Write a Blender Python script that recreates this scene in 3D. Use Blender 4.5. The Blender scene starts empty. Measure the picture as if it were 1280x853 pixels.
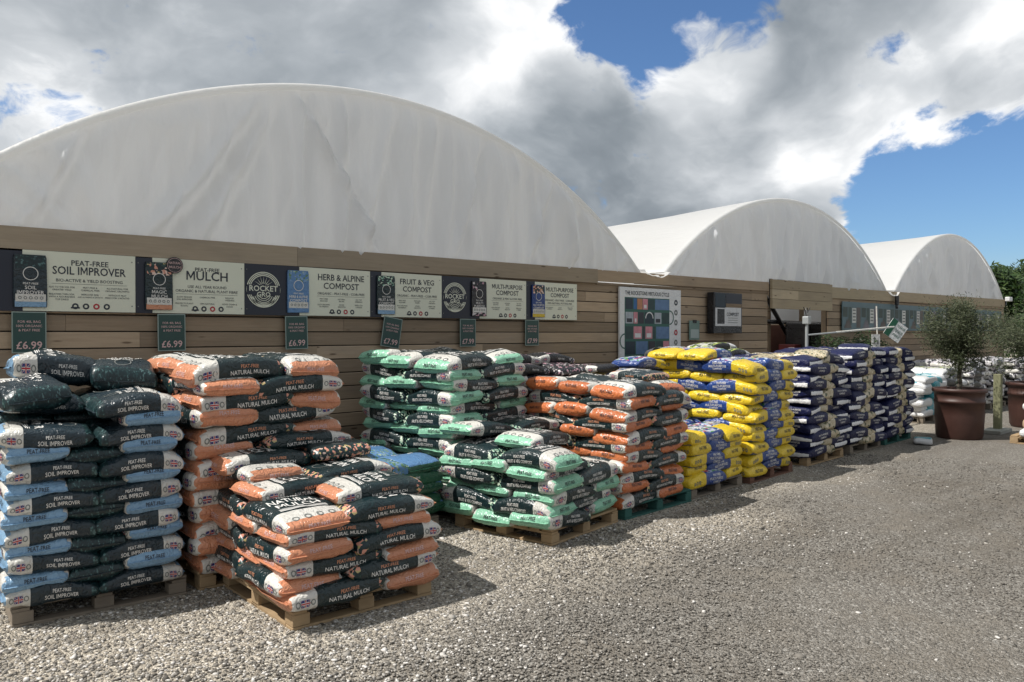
import bpy, bmesh, math, random
import numpy as np
from mathutils import Vector, Matrix, noise as mn
random.seed(7); RNG=np.random.default_rng(7)
C=bpy.context.scene; COL=C.collection; R=math.radians; PI=math.pi
# ------------------------------------------------------------------ camera, sky, sun, exposure
TH=R(47.268); FPX=970.0; HY=417.0; CAMH=1.8
cam=bpy.data.objects.new('camera',bpy.data.cameras.new('camera')); COL.objects.link(cam)
cam.data.sensor_width=36; cam.data.lens=FPX/1280*36; cam.data.clip_end=3000; cam.data.clip_start=.05
cam.location=(0,0,CAMH); cam.rotation_euler=(R(90)-math.atan((426.5-HY)/FPX),0,TH-R(90)); C.camera=cam
C.view_settings.view_transform='Standard'; C.view_settings.look='None'; C.view_settings.exposure=0.30; C.view_settings.gamma=1
C.view_settings.use_curve_mapping=False
SUN_EL=R(55); SUN_AZ=(-.88,.476); SKY=.10
sun=bpy.data.objects.new('sun',bpy.data.lights.new('sun','SUN')); COL.objects.link(sun)
sun.data.energy=4.3; sun.data.angle=R(.53); sun.data.color=(1,.965,.91)
sd=Vector((SUN_AZ[0]*math.cos(SUN_EL),SUN_AZ[1]*math.cos(SUN_EL),math.sin(SUN_EL))).normalized()
sun.rotation_euler=sd.to_track_quat('Z','Y').to_euler(); sun.location=(-10,10,30)
wd=bpy.data.worlds.new('World'); C.world=wd; wd.use_nodes=True
def pdir(px,py):
    u=(px-640)/FPX; v=(HY-py)/FPX
    return Vector((math.cos(TH)+u*math.sin(TH),math.sin(TH)-u*math.cos(TH),v)).normalized()
class NT:                                            # tiny node-tree helper
    def __init__(s,nt): s.nt=nt; nt.nodes.clear()
    def n(s,t,**k):
        o=s.nt.nodes.new(t)
        for a,b in k.items():
            if a.startswith('i_'):
                key=a[2:]; key=int(key) if key.isdigit() else key.replace('_',' ')
                if isinstance(b,bpy.types.NodeSocket): s.nt.links.new(b,o.inputs[key])
                else: o.inputs[key].default_value=b
            else: setattr(o,a,b)
        return o
    def m(s,op,a,b=0.0,c=0.0,clamp=False):
        o=s.nt.nodes.new('ShaderNodeMath'); o.operation=op; o.use_clamp=clamp
        for i,v in enumerate((a,b,c)):
            if isinstance(v,bpy.types.NodeSocket): s.nt.links.new(v,o.inputs[i])
            else: o.inputs[i].default_value=v
        return o.outputs[0]
    def vm(s,op,a,b=(0,0,0),out=0):
        o=s.nt.nodes.new('ShaderNodeVectorMath'); o.operation=op
        for i,v in enumerate((a,b)):
            if isinstance(v,bpy.types.NodeSocket): s.nt.links.new(v,o.inputs[i])
            else: o.inputs[i].default_value=v
        return o.outputs[out]
    def mix(s,f,a,b,blend='MIX'):
        o=s.nt.nodes.new('ShaderNodeMix'); o.data_type='RGBA'; o.blend_type=blend
        for i,v in ((0,f),(6,a),(7,b)):
            if isinstance(v,bpy.types.NodeSocket): s.nt.links.new(v,o.inputs[i])
            else: o.inputs[i].default_value=(*v,1) if isinstance(v,(tuple,list)) and len(v)==3 else v
        return o.outputs[2]
    def ss(s,x,a,b,lo=0.0,hi=1.0):
        o=s.nt.nodes.new('ShaderNodeMapRange'); o.interpolation_type='SMOOTHSTEP'
        s.nt.links.new(x,o.inputs[0])
        for i,v in zip((1,2,3,4),(a,b,lo,hi)): o.inputs[i].default_value=v
        return o.outputs[0]
    def noise(s,vec,scale,detail=4,rough=.5,**k):
        o=s.n('ShaderNodeTexNoise',**k); s.nt.links.new(vec,o.inputs['Vector'])
        o.inputs['Scale'].default_value=scale; o.inputs['Detail'].default_value=detail; o.inputs['Roughness'].default_value=rough
        return o
    def ramp(s,f,stops,interp='LINEAR'):
        o=s.nt.nodes.new('ShaderNodeValToRGB'); cr=o.color_ramp; cr.interpolation=interp
        while len(cr.elements)<len(stops): cr.elements.new(.5)
        for e,(p,c) in zip(cr.elements,stops): e.position=p; e.color=(*c,1) if len(c)==3 else c
        s.nt.links.new(f,o.inputs[0]); return o.outputs[0]
    def link(s,a,b): s.nt.links.new(a,b)
def build_sky():
    t=NT(wd.node_tree)
    sky=t.n('ShaderNodeTexSky'); sky.sky_type='NISHITA'; sky.sun_disc=False
    sky.sun_elevation=SUN_EL; sky.sun_rotation=math.atan2(SUN_AZ[0],SUN_AZ[1]); sky.dust_density=.6; sky.ozone_density=2.0
    g=t.n('ShaderNodeTexCoord').outputs['Generated']
    sep=t.n('ShaderNodeSeparateXYZ'); t.link(g,sep.inputs[0]); z=sep.outputs[2]
    den=t.m('ADD',t.m('MAXIMUM',z,0.0),.62)
    p=t.vm('SCALE',g); sc=p.node; t.link(t.m('DIVIDE',1.0,den),sc.inputs['Scale'])
    warp=t.noise(p,3.0,4,.5); p2=t.vm('ADD',p,t.vm('MULTIPLY',t.vm('SUBTRACT',warp.outputs[1],(.5,.5,.5)),(.22,.22,.22)))
    n1=t.noise(p2,3.4,8,.52).outputs[0]
    n2=t.noise(t.vm('ADD',p2,(SUN_AZ[0]*.03,SUN_AZ[1]*.03,.05)),3.4,5,.5).outputs[0]
    puff=t.noise(p2,9.0,6,.55).outputs[0]
    low=t.noise(p,2.0,3,.5).outputs[0]
    def blobs(lst,soft=True):
        acc=None
        for (px,py,rad,amp) in lst:
            d=t.vm('DOT_PRODUCT',t.vm('NORMALIZE',t.vm('ADD',g,t.vm('MULTIPLY',t.vm('SUBTRACT',warp.outputs[1],(.5,.5,.5)),(.16,.16,.16)))),tuple(pdir(px,py)),out=1)
            r=rad/FPX; v=t.ss(d,math.cos(r),1.0,0.0,amp)
            acc=v if acc is None else t.m('ADD',acc,v)
        return acc
    edge=t.noise(p2,16.0,8,.60).outputs[0]
    holes=blobs([(800,0,150,.40),(860,30,110,.22),(755,20,70,.12),(1108,98,85,.40),(1190,235,140,.34),(1225,300,190,.46),(1080,262,110,.34),(1290,360,170,.36),(1000,175,190,-.2),(1270,140,170,-.2),(1120,165,110,-.22),(722,140,90,-.25),(872,78,60,-.30),(1010,320,90,-.25),(80,148,90,.22),(1500,300,260,.2)])
    bill=t.m('ADD',t.m('MULTIPLY',t.m('SUBTRACT',n1,.5),1.25),t.m('ADD',t.m('MULTIPLY',t.m('SUBTRACT',puff,.5),.75),t.m('MULTIPLY',t.m('SUBTRACT',edge,.5),.85)))
    dens=t.m('SUBTRACT',t.m('ADD',.76,t.m('MULTIPLY',bill,.85)),holes)
    mask=t.ss(dens,.42,.60); rim=t.m('MULTIPLY',t.ss(dens,.74,.50,0.0,.16),t.ss(puff,.42,.66))
    lit=t.m('ADD',t.m('MULTIPLY',t.m('SUBTRACT',n1,n2),1.5),t.m('ADD',t.m('MULTIPLY',t.m('SUBTRACT',puff,.5),.42),t.m('MULTIPLY',t.m('SUBTRACT',edge,.5),.22)))
    tone=blobs([(150,50,330,-.02),(735,225,190,-.27),(1010,20,190,-.28),(700,20,160,.20),(560,110,150,-.02),(640,90,160,.22),(590,60,90,.05),(870,75,80,.42),(930,190,150,.26),(1060,165,120,.26),(1200,110,170,.24),(30,190,160,.14),(470,50,130,.06),(900,290,130,-.14),(330,30,200,-.14),(1090,330,60,.25)])
    thick=t.ss(dens,.55,.85)                     # thick cloud bases are greyer
    b=t.m('ADD',t.m('ADD',.67,lit),t.m('ADD',tone,rim))
    b=t.m('SUBTRACT',b,t.m('MULTIPLY',thick,.13))
    b=t.m('ADD',b,t.m('MULTIPLY',t.m('SUBTRACT',low,.5),.45),clamp=True)
    ccol=t.ramp(b,[(0,(1.35,1.6,1.85)),(.3,(2.3,2.6,2.9)),(.55,(3.7,4.0,4.3)),(.8,(5.6,5.85,6.1)),(1,(8.2,8.3,8.4))])
    blue=t.mix(1.0,sky.outputs[0],(.62,.80,1.0),'MULTIPLY')
    hz=t.ss(z,0.0,.10,.55,0.0)
    col=t.mix(mask,blue,ccol); col=t.mix(hz,col,(4.2,4.5,4.9))
    bg=t.n('ShaderNodeBackground'); t.link(col,bg.inputs[0]); bg.inputs[1].default_value=SKY
    t.link(bg.outputs[0],t.n('ShaderNodeOutputWorld').inputs[0])
build_sky()
# ------------------------------------------------------------------ materials
MATS={}
def mat(name,fn=None,col=(.5,.5,.5),rough=.6,spec=.5,metal=0.0,bump=None,vary=0.0,vscale=3.0,coat=0.0):
    if name in MATS: return MATS[name]
    m=bpy.data.materials.new(name); m.use_nodes=True; t=NT(m.node_tree)
    out=t.n('ShaderNodeOutputMaterial'); b=t.n('ShaderNodeBsdfPrincipled')
    b.inputs['Base Color'].default_value=(*col,1); b.inputs['Roughness'].default_value=rough
    b.inputs['Specular IOR Level'].default_value=spec; b.inputs['Metallic'].default_value=metal; b.inputs['Coat Weight'].default_value=coat
    t.link(b.outputs[0],out.inputs[0])
    co=t.n('ShaderNodeTexCoord').outputs['Object']
    if vary:
        nz=t.noise(co,vscale,5,.6).outputs[0]
        c=t.mix(nz,tuple(max(0,x*(1-vary)) for x in col),tuple(min(1,x*(1+vary)) for x in col))
        t.link(c,b.inputs['Base Color'])
    if bump:
        bp=t.n('ShaderNodeBump'); bp.inputs['Strength'].default_value=bump[1]; bp.inputs['Distance'].default_value=bump[2]
        t.link(t.noise(co,bump[0],4,.6).outputs[0],bp.inputs['Height']); t.link(bp.outputs[0],b.inputs['Normal'])
    if fn: fn(t,b,co,out)
    MATS[name]=m; return m
def film(name,col,rough=.27,cloud=.05,spec=.5):
    def fn(t,b,co,out):                              # thin printed polythene: crease bump, dusty variation
        oi=t.n('ShaderNodeObjectInfo').outputs['Random']
        off=t.vm('SCALE',(7.3,3.1,5.7)); t.link(t.m('MULTIPLY',oi,40.0),off.node.inputs['Scale'])
        v=t.vm('ADD',co,off)
        wz=t.n('ShaderNodeTexVoronoi',feature='SMOOTH_F1'); t.link(t.vm('ADD',v,t.vm('SCALE',t.noise(v,9,2).outputs[1])),wz.inputs['Vector'])
        wz.inputs['Scale'].default_value=11; 
        h=t.m('ADD',t.m('MULTIPLY',wz.outputs[0],.8),t.m('MULTIPLY',t.noise(v,20,2,.5).outputs[0],.28))
        bp=t.n('ShaderNodeBump'); bp.inputs['Strength'].default_value=.62; bp.inputs['Distance'].default_value=.020
        t.link(h,bp.inputs['Height']); t.link(bp.outputs[0],b.inputs['Normal'])
        d=t.ss(t.noise(v,5,5,.65).outputs[0],.35,.75,0.0,cloud)
        c=t.mix(d,col,(.42,.39,.35)); k=t.m('ADD',.88,t.m('MULTIPLY',oi,.24))
        c2=t.vm('SCALE',c); t.link(k,c2.node.inputs['Scale']); t.link(c2,b.inputs['Base Color'])
        t.link(t.m('ADD',rough-.08,t.m('MULTIPLY',t.noise(v,8,3).outputs[0],.22)),b.inputs['Roughness'])
    return mat(name,fn,col,rough,spec)
def leafy(name,stops,scale=40):
    def fn(t,b,co,out):
        v=t.vm('ADD',co,t.vm('SCALE',t.noise(co,14,2).outputs[1])); v.node.inputs[1].links[0].from_node.inputs['Scale'].default_value=.05
        vo=t.n('ShaderNodeTexVoronoi'); t.link(t.vm('MULTIPLY',v,(1.0,1.7,1.2)),vo.inputs['Vector']); vo.inputs['Scale'].default_value=scale
        sp=t.n('ShaderNodeSeparateColor'); t.link(vo.outputs['Color'],sp.inputs[0])
        t.link(t.ramp(sp.outputs[0],stops,'CONSTANT'),b.inputs['Base Color'])
        bp=t.n('ShaderNodeBump'); bp.inputs['Strength'].default_value=.5; bp.inputs['Distance'].default_value=.012
        t.link(t.noise(co,22,3,.6).outputs[0],bp.inputs['Height']); t.link(bp.outputs[0],b.inputs['Normal'])
    return mat(name,fn,(.1,.1,.1),.36,.5)
DG=(.006,.020,.023)
F_dark=film('film_dark_green',DG); F_orange=film('film_peach',(.56,.235,.128)); F_blue=film('film_pale_blue',(.20,.345,.50))
F_mint=film('film_mint',(.25,.52,.365)); F_rust=film('film_rust',(.50,.145,.050)); F_label=film('film_label_white',(.62,.60,.55))
F_yel=film('film_yellow',(.68,.48,.02)); F_royal=film('film_royal_blue',(.015,.05,.21)); F_navy=film('film_navy',(.006,.009,.052),.42,.02,.28)
F_white=film('film_white',(.66,.66,.66)); F_sky=film('film_sky_blue',(.10,.22,.42)); F_green=film('film_green',(.012,.075,.040))
F_black=film('film_black',(.012,.012,.015)); F_teal=film('film_teal',(.05,.33,.40)); F_deep=film('film_dark_teal_blue',(.008,.021,.030))
P_orange=leafy('leaf_print_peach',[(0,DG),(.5,(.02,.06,.05)),(.6,(.62,.28,.2)),(.78,(.45,.36,.16)),(.86,DG),(.93,(.7,.5,.42))])
P_mint=leafy('leaf_print_mint',[(0,DG),(.45,(.3,.55,.4)),(.6,DG),(.7,(.55,.65,.5)),(.88,DG)],52)
P_soil=leafy('leaf_print_teal',[(0,DG),(.5,(.014,.045,.047)),(.68,DG),(.82,(.07,.14,.14)),(.92,DG)],60)
P_tan=leafy('leaf_print_tan',[(0,(.42,.34,.21)),(.38,(.05,.07,.03)),(.52,(.50,.44,.31)),(.82,(.10,.11,.045)),(.9,(.58,.51,.38))],30)
P_multi=leafy('leaf_print_bright',[(0,F_royal and (.015,.05,.21)),(.35,(.35,.42,.55)),(.6,(.5,.05,.05)),(.68,(.08,.25,.08)),(.8,(.5,.5,.52))],20)
P_pink=leafy('leaf_print_pink',[(0,(.012,.012,.015)),(.5,(.45,.25,.3)),(.62,(.012,.012,.015)),(.75,(.6,.55,.55)),(.85,(.03,.03,.04))],36)
P_lime=leafy('leaf_print_lime',[(0,(.03,.06,.02)),(.3,(.5,.5,.42)),(.55,(.35,.42,.08)),(.8,(.6,.58,.55))],16)
P_grey=leafy('leaf_print_grey',[(0,(.012,.012,.015)),(.3,(.45,.42,.45)),(.6,(.03,.025,.04)),(.72,(.62,.60,.60))],14)
P_sky=leafy('leaf_print_sky',[(0,(.10,.22,.42)),(.45,(.10,.20,.10)),(.7,(.18,.30,.48)),(.9,(.35,.45,.33))],40)
I_white=mat('ink_white',col=(.72,.70,.66),rough=.5); I_black=mat('ink_black',col=(.015,.015,.02),rough=.5)
I_red=mat('ink_red',col=(.42,.03,.04),rough=.5); I_fblue=mat('ink_flag_blue',col=(.02,.03,.16),rough=.5)
I_peach=mat('ink_peach',col=(.62,.27,.15),rough=.5); I_grey=mat('ink_grey',col=(.16,.17,.16),rough=.5); I_pinkp=mat('ink_pink',col=(.62,.42,.40),rough=.5)
# ------------------------------------------------------------------ mesh helpers
def link_obj(name,me,parent=None):
    o=bpy.data.objects.new(name,me); COL.objects.link(o)
    if parent: o.parent=parent
    return o
def tag(o,label,cat,group=None,kind=None):
    if label: o['label']=label
    if cat: o['category']=cat
    if group: o['group']=group
    if kind: o['kind']=kind
    return o
def empty(name,loc=(0,0,0),rz=0.0):
    o=bpy.data.objects.new(name,None); COL.objects.link(o); o.location=loc; o.rotation_euler=(0,0,rz); o.empty_display_size=.1; return o
class MB:
    def __init__(s): s.v=[]; s.f=[]; s.mi=[]; s.mats=[]
    def slot(s,m):
        if m not in s.mats: s.mats.append(m)
        return s.mats.index(m)
    def add(s,V,F,m):
        b=len(s.v); s.v.extend(tuple(x) for x in V); k=s.slot(m)
        for f in F: s.f.append(tuple(b+i for i in f)); s.mi.append(k)
    def box(s,x0,x1,y0,y1,z0,z1,m,M=None):
        V=[(x0,y0,z0),(x1,y0,z0),(x1,y1,z0),(x0,y1,z0),(x0,y0,z1),(x1,y0,z1),(x1,y1,z1),(x0,y1,z1)]
        if M is not None: V=[tuple(M@Vector(v)) for v in V]
        s.add(V,[(3,2,1,0),(4,5,6,7),(0,1,5,4),(1,2,6,5),(2,3,7,6),(3,0,4,7)],m)
    def bar(s,a,b,r,m,n=10,r2=None):
        a=Vector(a); b=Vector(b); d=(b-a).normalized(); x=d.orthogonal().normalized(); y=d.cross(x); r2=r if r2 is None else r2
        V=[a+(x*math.cos(2*PI*i/n)+y*math.sin(2*PI*i/n))*r for i in range(n)]+[b+(x*math.cos(2*PI*i/n)+y*math.sin(2*PI*i/n))*r2 for i in range(n)]
        s.add(V,[(i,(i+1)%n,n+(i+1)%n,n+i) for i in range(n)]+[tuple(range(n-1,-1,-1)),tuple(range(n,2*n))],m)
    def lathe(s,prof,m,n=40,c=(0,0,0)):
        V=[];F=[]
        for r,z in prof: V+=[(c[0]+r*math.cos(2*PI*i/n),c[1]+r*math.sin(2*PI*i/n),c[2]+z) for i in range(n)]
        for k in range(len(prof)-1): F+=[(k*n+i,k*n+(i+1)%n,(k+1)*n+(i+1)%n,(k+1)*n+i) for i in range(n)]
        s.add(V,F,m)
    def mesh(s,name,smooth=False,bevel=0.0):
        me=bpy.data.meshes.new(name); me.from_pydata(s.v,[],s.f)
        for m in s.mats: me.materials.append(m)
        me.polygons.foreach_set('material_index',s.mi)
        if smooth: me.polygons.foreach_set('use_smooth',[True]*len(s.f))
        me.update(); return me
    def build(s,name,parent=None,smooth=False,bevel=0.0):
        o=link_obj(name,s.mesh(name,smooth),parent)
        if bevel:
            bv=o.modifiers.new('b','BEVEL'); bv.width=bevel; bv.segments=2; bv.limit_method='ANGLE'
        return o
_TX={}; _GL={}
def _raw(body,off):
    cu=bpy.data.curves.new('t','FONT'); cu.body=body; cu.offset=off; cu.resolution_u=2
    o=bpy.data.objects.new('t',cu); COL.objects.link(o)
    me=bpy.data.meshes.new_from_object(o.evaluated_get(bpy.context.evaluated_depsgraph_get()))
    V=[(v.co.x,v.co.y) for v in me.vertices]; F=[tuple(p.vertices) for p in me.polygons]
    bpy.data.objects.remove(o); bpy.data.curves.remove(cu); bpy.data.meshes.remove(me); return V,F
def glyph(ch,off):
    k=(ch,off)
    if k not in _GL:
        V,F=_raw(ch,off); ix=max(v[0] for v in _raw('I',0)[0]); adv=max(v[0] for v in _raw(ch+'I',0)[0])-ix
        if ch=='M':                                   # own outline: the font's M breaks when thickened
            x0,x1=min(v[0] for v in V),max(v[0] for v in V); H=max(v[1] for v in V); w=.088+1.6*off; W=x1-x0
            V=[(0,0),(0,H),(1.25*w,H),(W/2,.42*H),(W-1.25*w,H),(W,H),(W,0),(W-w,0),(W-w,.70*H),(W/2,.12*H),(w,.70*H),(w,0)]; V=[(x0+a,b) for a,b in V]; F=[tuple(range(12))[::-1]]
        _GL[k]=(V,F,adv)
    return _GL[k]
def text_geo(s,bold=.025,sub=0):
    """letters of s as flat triangles, capital height 1, centred"""
    k=(s,bold,sub)
    if k in _TX: return _TX[k]
    bm=bmesh.new(); x=0.0
    for ch in s:
        V,F,adv=glyph(ch,round(bold*.42,4)); vs=[bm.verts.new((x+a,b,0)) for a,b in V]
        for f in F:
            try: bm.faces.new([vs[i] for i in f])
            except ValueError: pass
        x+=adv
    bm.normal_update(); bmesh.ops.triangulate(bm,faces=[f for f in bm.faces if len(f.verts)>4])
    if sub: bmesh.ops.subdivide_edges(bm,edges=bm.edges[:],cuts=sub)
    bm.verts.index_update()
    V=np.array([(v.co.x,v.co.y) for v in bm.verts]) if len(bm.verts) else np.zeros((0,2)); F=[tuple(v.index for v in f.verts) for f in bm.faces]
    bm.free()
    if len(V):
        V[:,0]-=(V[:,0].min()+V[:,0].max())/2; V[:,1]-=.345; V/=.69
    _TX[k]=(V,F); return V,F
def tx(s,h,maxw=None,bold=.025,sub=0):
    V,F=text_geo(s,bold,sub); V=V*h
    if maxw and len(V):
        w=V[:,0].max()-V[:,0].min()
        if w>maxw: V=V*np.array([maxw/w,min(1,(maxw/w)*1.25)])
    return V,F
def rect2(x0,x1,y0,y1,nx=1,ny=1):
    V=[(x0+(x1-x0)*i/nx,y0+(y1-y0)*j/ny) for j in range(ny+1) for i in range(nx+1)]
    F=[(j*(nx+1)+i,j*(nx+1)+i+1,(j+1)*(nx+1)+i+1,(j+1)*(nx+1)+i) for j in range(ny) for i in range(nx)]
    return np.array(V,float),F
def ring2(r0,r1,n=14,cx=0,cy=0,a0=0,a1=2*PI):
    A=[a0+(a1-a0)*i/n for i in range(n+1)]
    V=[(cx+r*math.cos(a),cy+r*math.sin(a)) for r in (r0,r1) for a in A]
    return np.array(V),[(i,i+1,n+2+i,n+1+i) for i in range(n)]
def flag2(w,h):                                      # union flag pieces: (verts, faces, material)
    out=[]; out.append((*rect2(-w/2,w/2,-h/2,h/2,2,2),I_fblue,0.0))
    def diag(sg,t,m,lv):
        a=np.array((-w/2,-sg*h/2)); b=-a; d=(b-a)/np.linalg.norm(b-a); nrm=np.array((-d[1],d[0]))*t
        V=np.array([a+nrm*.6,a-nrm*.6,b-nrm*.6,b+nrm*.6]); V[:,0]=V[:,0].clip(-w/2,w/2); V[:,1]=V[:,1].clip(-h/2,h/2)
        out.append((V,[(0,1,2,3)],m,lv))
    diag(1,h*.13,I_white,1); diag(-1,h*.13,I_white,1); diag(1,h*.05,I_red,2); diag(-1,h*.05,I_red,2)
    for t,m,lv in ((.17,I_white,3),(.10,I_red,4)):
        out.append((*rect2(-w*t*.6,w*t*.6,-h/2,h/2),m,lv)); out.append((*rect2(-w/2,w/2,-h*t,h*t),m,lv))
    return out
# ------------------------------------------------------------------ the bag: one printed polythene pillow
NS,MS=5.2,3.3
def bag_mesh(name,pr,seed,L=.66,W=.445,H=.135,bend=0.0):
    uL=pr.get('u_label',-.47); uH=pr.get('u_head',.60)
    us=sorted(set([-.9995,-.997,-.991,-.98,-.96,-.93,-.90,-.82,-.72,uL+.12,uL,-.3,-.15,0,.15,.3,.45,uH,.72,.82,.90,.93,.96,.98,.991,.997,.9995]+([-.66,-.62] if pr.get('band') else [])))
    NR=36; rnd=random.Random(seed); sx,sy,sz=(rnd.uniform(0,50) for _ in range(3)); tw=rnd.uniform(-.25,.25); lean=rnd.uniform(-.016,.016)
    b_=lambda u:H/2*(1-.36*abs(u)**3.0)*(max(1e-9,1-abs(u)**18))**.45
    a_=lambda u:W/2*(1-.09*abs(u)**12)
    def disp(x,y,z):
        u=max(-1,min(1,x/(L/2))); a=a_(u); b=max(b_(u),.004)
        e=abs(u)**5
        d=.017*mn.noise((x*5+sx,y*6+sy,z*6+sz))+.0058*mn.noise((x*16+sx,y*18+sy,z*24+sz))+.011*e*mn.noise((x*6+sx,y*34+sy,z*10+sz))
        ny=math.copysign(min(1,abs(y)/a)**(NS-1),y)/a; nz=math.copysign(min(1,abs(z)/b)**(MS-1),z)/b
        l=math.hypot(ny,nz)+1e-9; k=min(1,b/(H*.3))
        y2=y+d*k*ny/l; z2=z+d*k*nz/l
        z2+=-bend*(x/(L/2))**2+tw*x*y/(W/2)*.1+lean*x/(L/2)
        x2=x+.010*abs(y/(W/2))**3*(-1 if x>0 else 1)*abs(u)**4+.006*mn.noise((y*9+sx,z*9+sy,sz))*abs(u)**6
        return (x2,y2,z2)
    mb=MB(); V=[];F=[];MI=[]
    def cls(u,zr):                                   # which print zone is this face in
        side=abs(zr)<.80
        if u<-.955: return pr['end']
        if u<uL: 
            if side: return pr['label']
            if pr.get('band'): return pr['end'] if u<-.82 else (pr['label'] if u<uL+.02 else pr['film'])
            return pr.get('top_foot',pr['film']) if zr>0 else pr['film']
        if u>uH: return pr['head']
        return pr['film'] if side or zr<0 else pr.get('top',pr['film'])
    for m in (pr['film'],pr['end'],pr['label'],pr['head'],pr.get('top',pr['film'])): mb.slot(m)
    for u in us:
        for k in range(NR):
            t=2*PI*(k+.5)/NR; c,s=math.cos(t),math.sin(t)
            y=a_(u)*math.copysign(abs(c)**(2/NS),c); z=b_(u)*math.copysign(abs(s)**(2/MS),s)
            mb.v.append(disp(u*L/2,y,z))
    for i in range(len(us)-1):
        um=(us[i]+us[i+1])/2
        for k in range(NR):
            k2=(k+1)%NR; tm=2*PI*(k+1)/NR; zr=math.copysign(abs(math.sin(tm))**(2/MS),math.sin(tm))
            mb.f.append((i*NR+k,i*NR+k2,(i+1)*NR+k2,(i+1)*NR+k)); mb.mi.append(mb.slot(cls(um,zr)))
    for i,mm,fl in ((0,pr['end'],0),(len(us)-1,pr['head'],1)):   # close the flat ends
        for k in range(NR//2-1): q=(i*NR+k,i*NR+k+1,i*NR+NR-2-k,i*NR+NR-1-k); mb.f.append(q if fl else q[::-1]); mb.mi.append(mb.slot(mm))
    ns=len(mb.f)
    E=.0026
    def side(sg,xc,zc,V,F,m,lift=0):
        out=[]
        for p,q in V:
            x=xc+(p if sg<0 else -p); z=zc+q; u=max(-1,min(1,x/(L/2))); b=b_(u); a=a_(u)
            y=sg*a*max(0,1-min(1,abs(z)/b)**MS)**(1/NS)
            X=disp(x,y,z); out.append((X[0],X[1]+sg*(E+lift*.0006),X[2]))
        mb.add(out,F,m)
    def top(xc,yc,V,F,m,lift=0):
        out=[]
        for p,q in V:
            x=xc+q; y=yc-p; u=max(-1,min(1,x/(L/2))); a=a_(u)
            z=b_(u)*max(0,1-min(1,abs(y)/a)**NS)**(1/MS); X=disp(x,y,z); out.append((X[0],X[1],X[2]+E+lift*.0006))
        mb.add(out,F,m)
    def end(zc,V,F,m,sg=-1):
        out=[]
        for p,q in V:
            y=-p*(-sg); z=zc+q; s=min(1,abs(z)/(H/2*.66)); u=max(0,1-s**2.22)**(1/18); X=disp(sg*u*L/2,y,z); out.append((X[0]+sg*.003,X[1],X[2]))
        mb.add(out,F,m)
    for sg in (-1,1):
        xl=(-.95+min(uL,-.38))/2*L/2
        if pr.get('flag'):
            for fv,ff,m,lv in flag2(.058,.040): side(sg,xl,-.004,fv,ff,m,lv)
            for dx in (-.048,.052):
                v,f=ring2(.011,.017,9); side(sg,xl+dx,-.004,v,f,I_grey)
        elif pr.get('icons'):
            for dx in (-.04,.0,.04):
                v,f=ring2(.007,.016,8); side(sg,xl+dx,-.004,v,f,pr['icons'])
        for (s,h,zc,xc,m) in pr.get('side',[]):
            v,f=tx(s,h,.27,.02,0); side(sg,xc,zc,v,f,m)
    for (s,h,zc,m) in pr.get('endtext',[]):
        v,f=tx(s,h,W*.6,.02,1); end(zc,v,f,m)
    for (s,h,xc,m) in pr.get('toptext',[]):
        v,f=tx(s,h,W*.72,.035,2); top(xc,0,v,f,m)
    if pr.get('strip'):
        n=18; m_=5; V=[]
        for i in range(n+1):
            p=(-.5+i/n)*W*.92; lo=-.019-.010*(.5+.5*mn.noise((i*.9,seed,2))); hi=.019+.006*mn.noise((i*.7,seed,8))
            V+=[(p,lo+(hi-lo)*q/m_) for q in range(m_+1)]
        end(0,V,[(i*(m_+1)+q,(i+1)*(m_+1)+q,(i+1)*(m_+1)+q+1,i*(m_+1)+q+1) for i in range(n) for q in range(m_)],pr['strip'])
    if pr.get('band'):
        for i in range(4):
            v,f=ring2(.016,.024,10); top(-.255,-.12+.08*i,v,f,I_grey)
        for x,w in ((-.135,.004),(-.122,.004),(-.109,.002)):
            v,f=rect2(-W*.36,W*.36,-w,w,10,1); top(x,0,v,f,I_white)
        v,f=ring2(.05,.058,18); top(.17,0,v,f,I_grey)
    me=mb.mesh(name); me.polygons.foreach_set('use_smooth',[i<ns for i in range(len(mb.f))]); 
    # welded fin at both ends
    fins=[]
    for sg in (-1,1):
        fb=MB(); n=14; P=[]
        for i in range(n+1):
            y=(-1+2*i/n)*W/2*.90; w=.004*mn.noise((i*1.7+sx,sg*3.0,sy)); X=disp(sg*.9995*L/2,y,0); P.append((X,w))
        V=[];F=[]
        for (X,w) in P:
            V+=[(X[0]-sg*.004,X[1],X[2]+.0022),(X[0]+sg*.014,X[1],X[2]+.0015+w),(X[0]+sg*.014,X[1],X[2]-.0015+w),(X[0]-sg*.004,X[1],X[2]-.0022)]
        for i in range(n):
            for k in range(4): F.append((i*4+k,i*4+(k+1)%4,i*4+4+(k+1)%4,i*4+4+k))
        fb.add(V,F,pr['end'] if sg<0 else pr.get('seamhead',pr['film'])); fins.append(fb.mesh('end_seam'))
    return me,fins
def std(end,head,l1,l2,t1,t2,acc,endm,film=None):
    film=film or F_dark
    return dict(film=film,end=end,label=F_label,head=head,flag=True,band=True,u_head=.80,
        side=[(l1,.019,.016,.055,acc),(l2,.023,-.016,.055,I_white)],endtext=[('PEAT-FREE',.022,.018,endm)],
        toptext=[('PEAT-FREE',.022,.115,I_white),(t1,.060,.045,I_white),(t2,.060,-.045,I_white)])
F_strip=film('film_strip_white',(.78,.78,.78))
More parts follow.
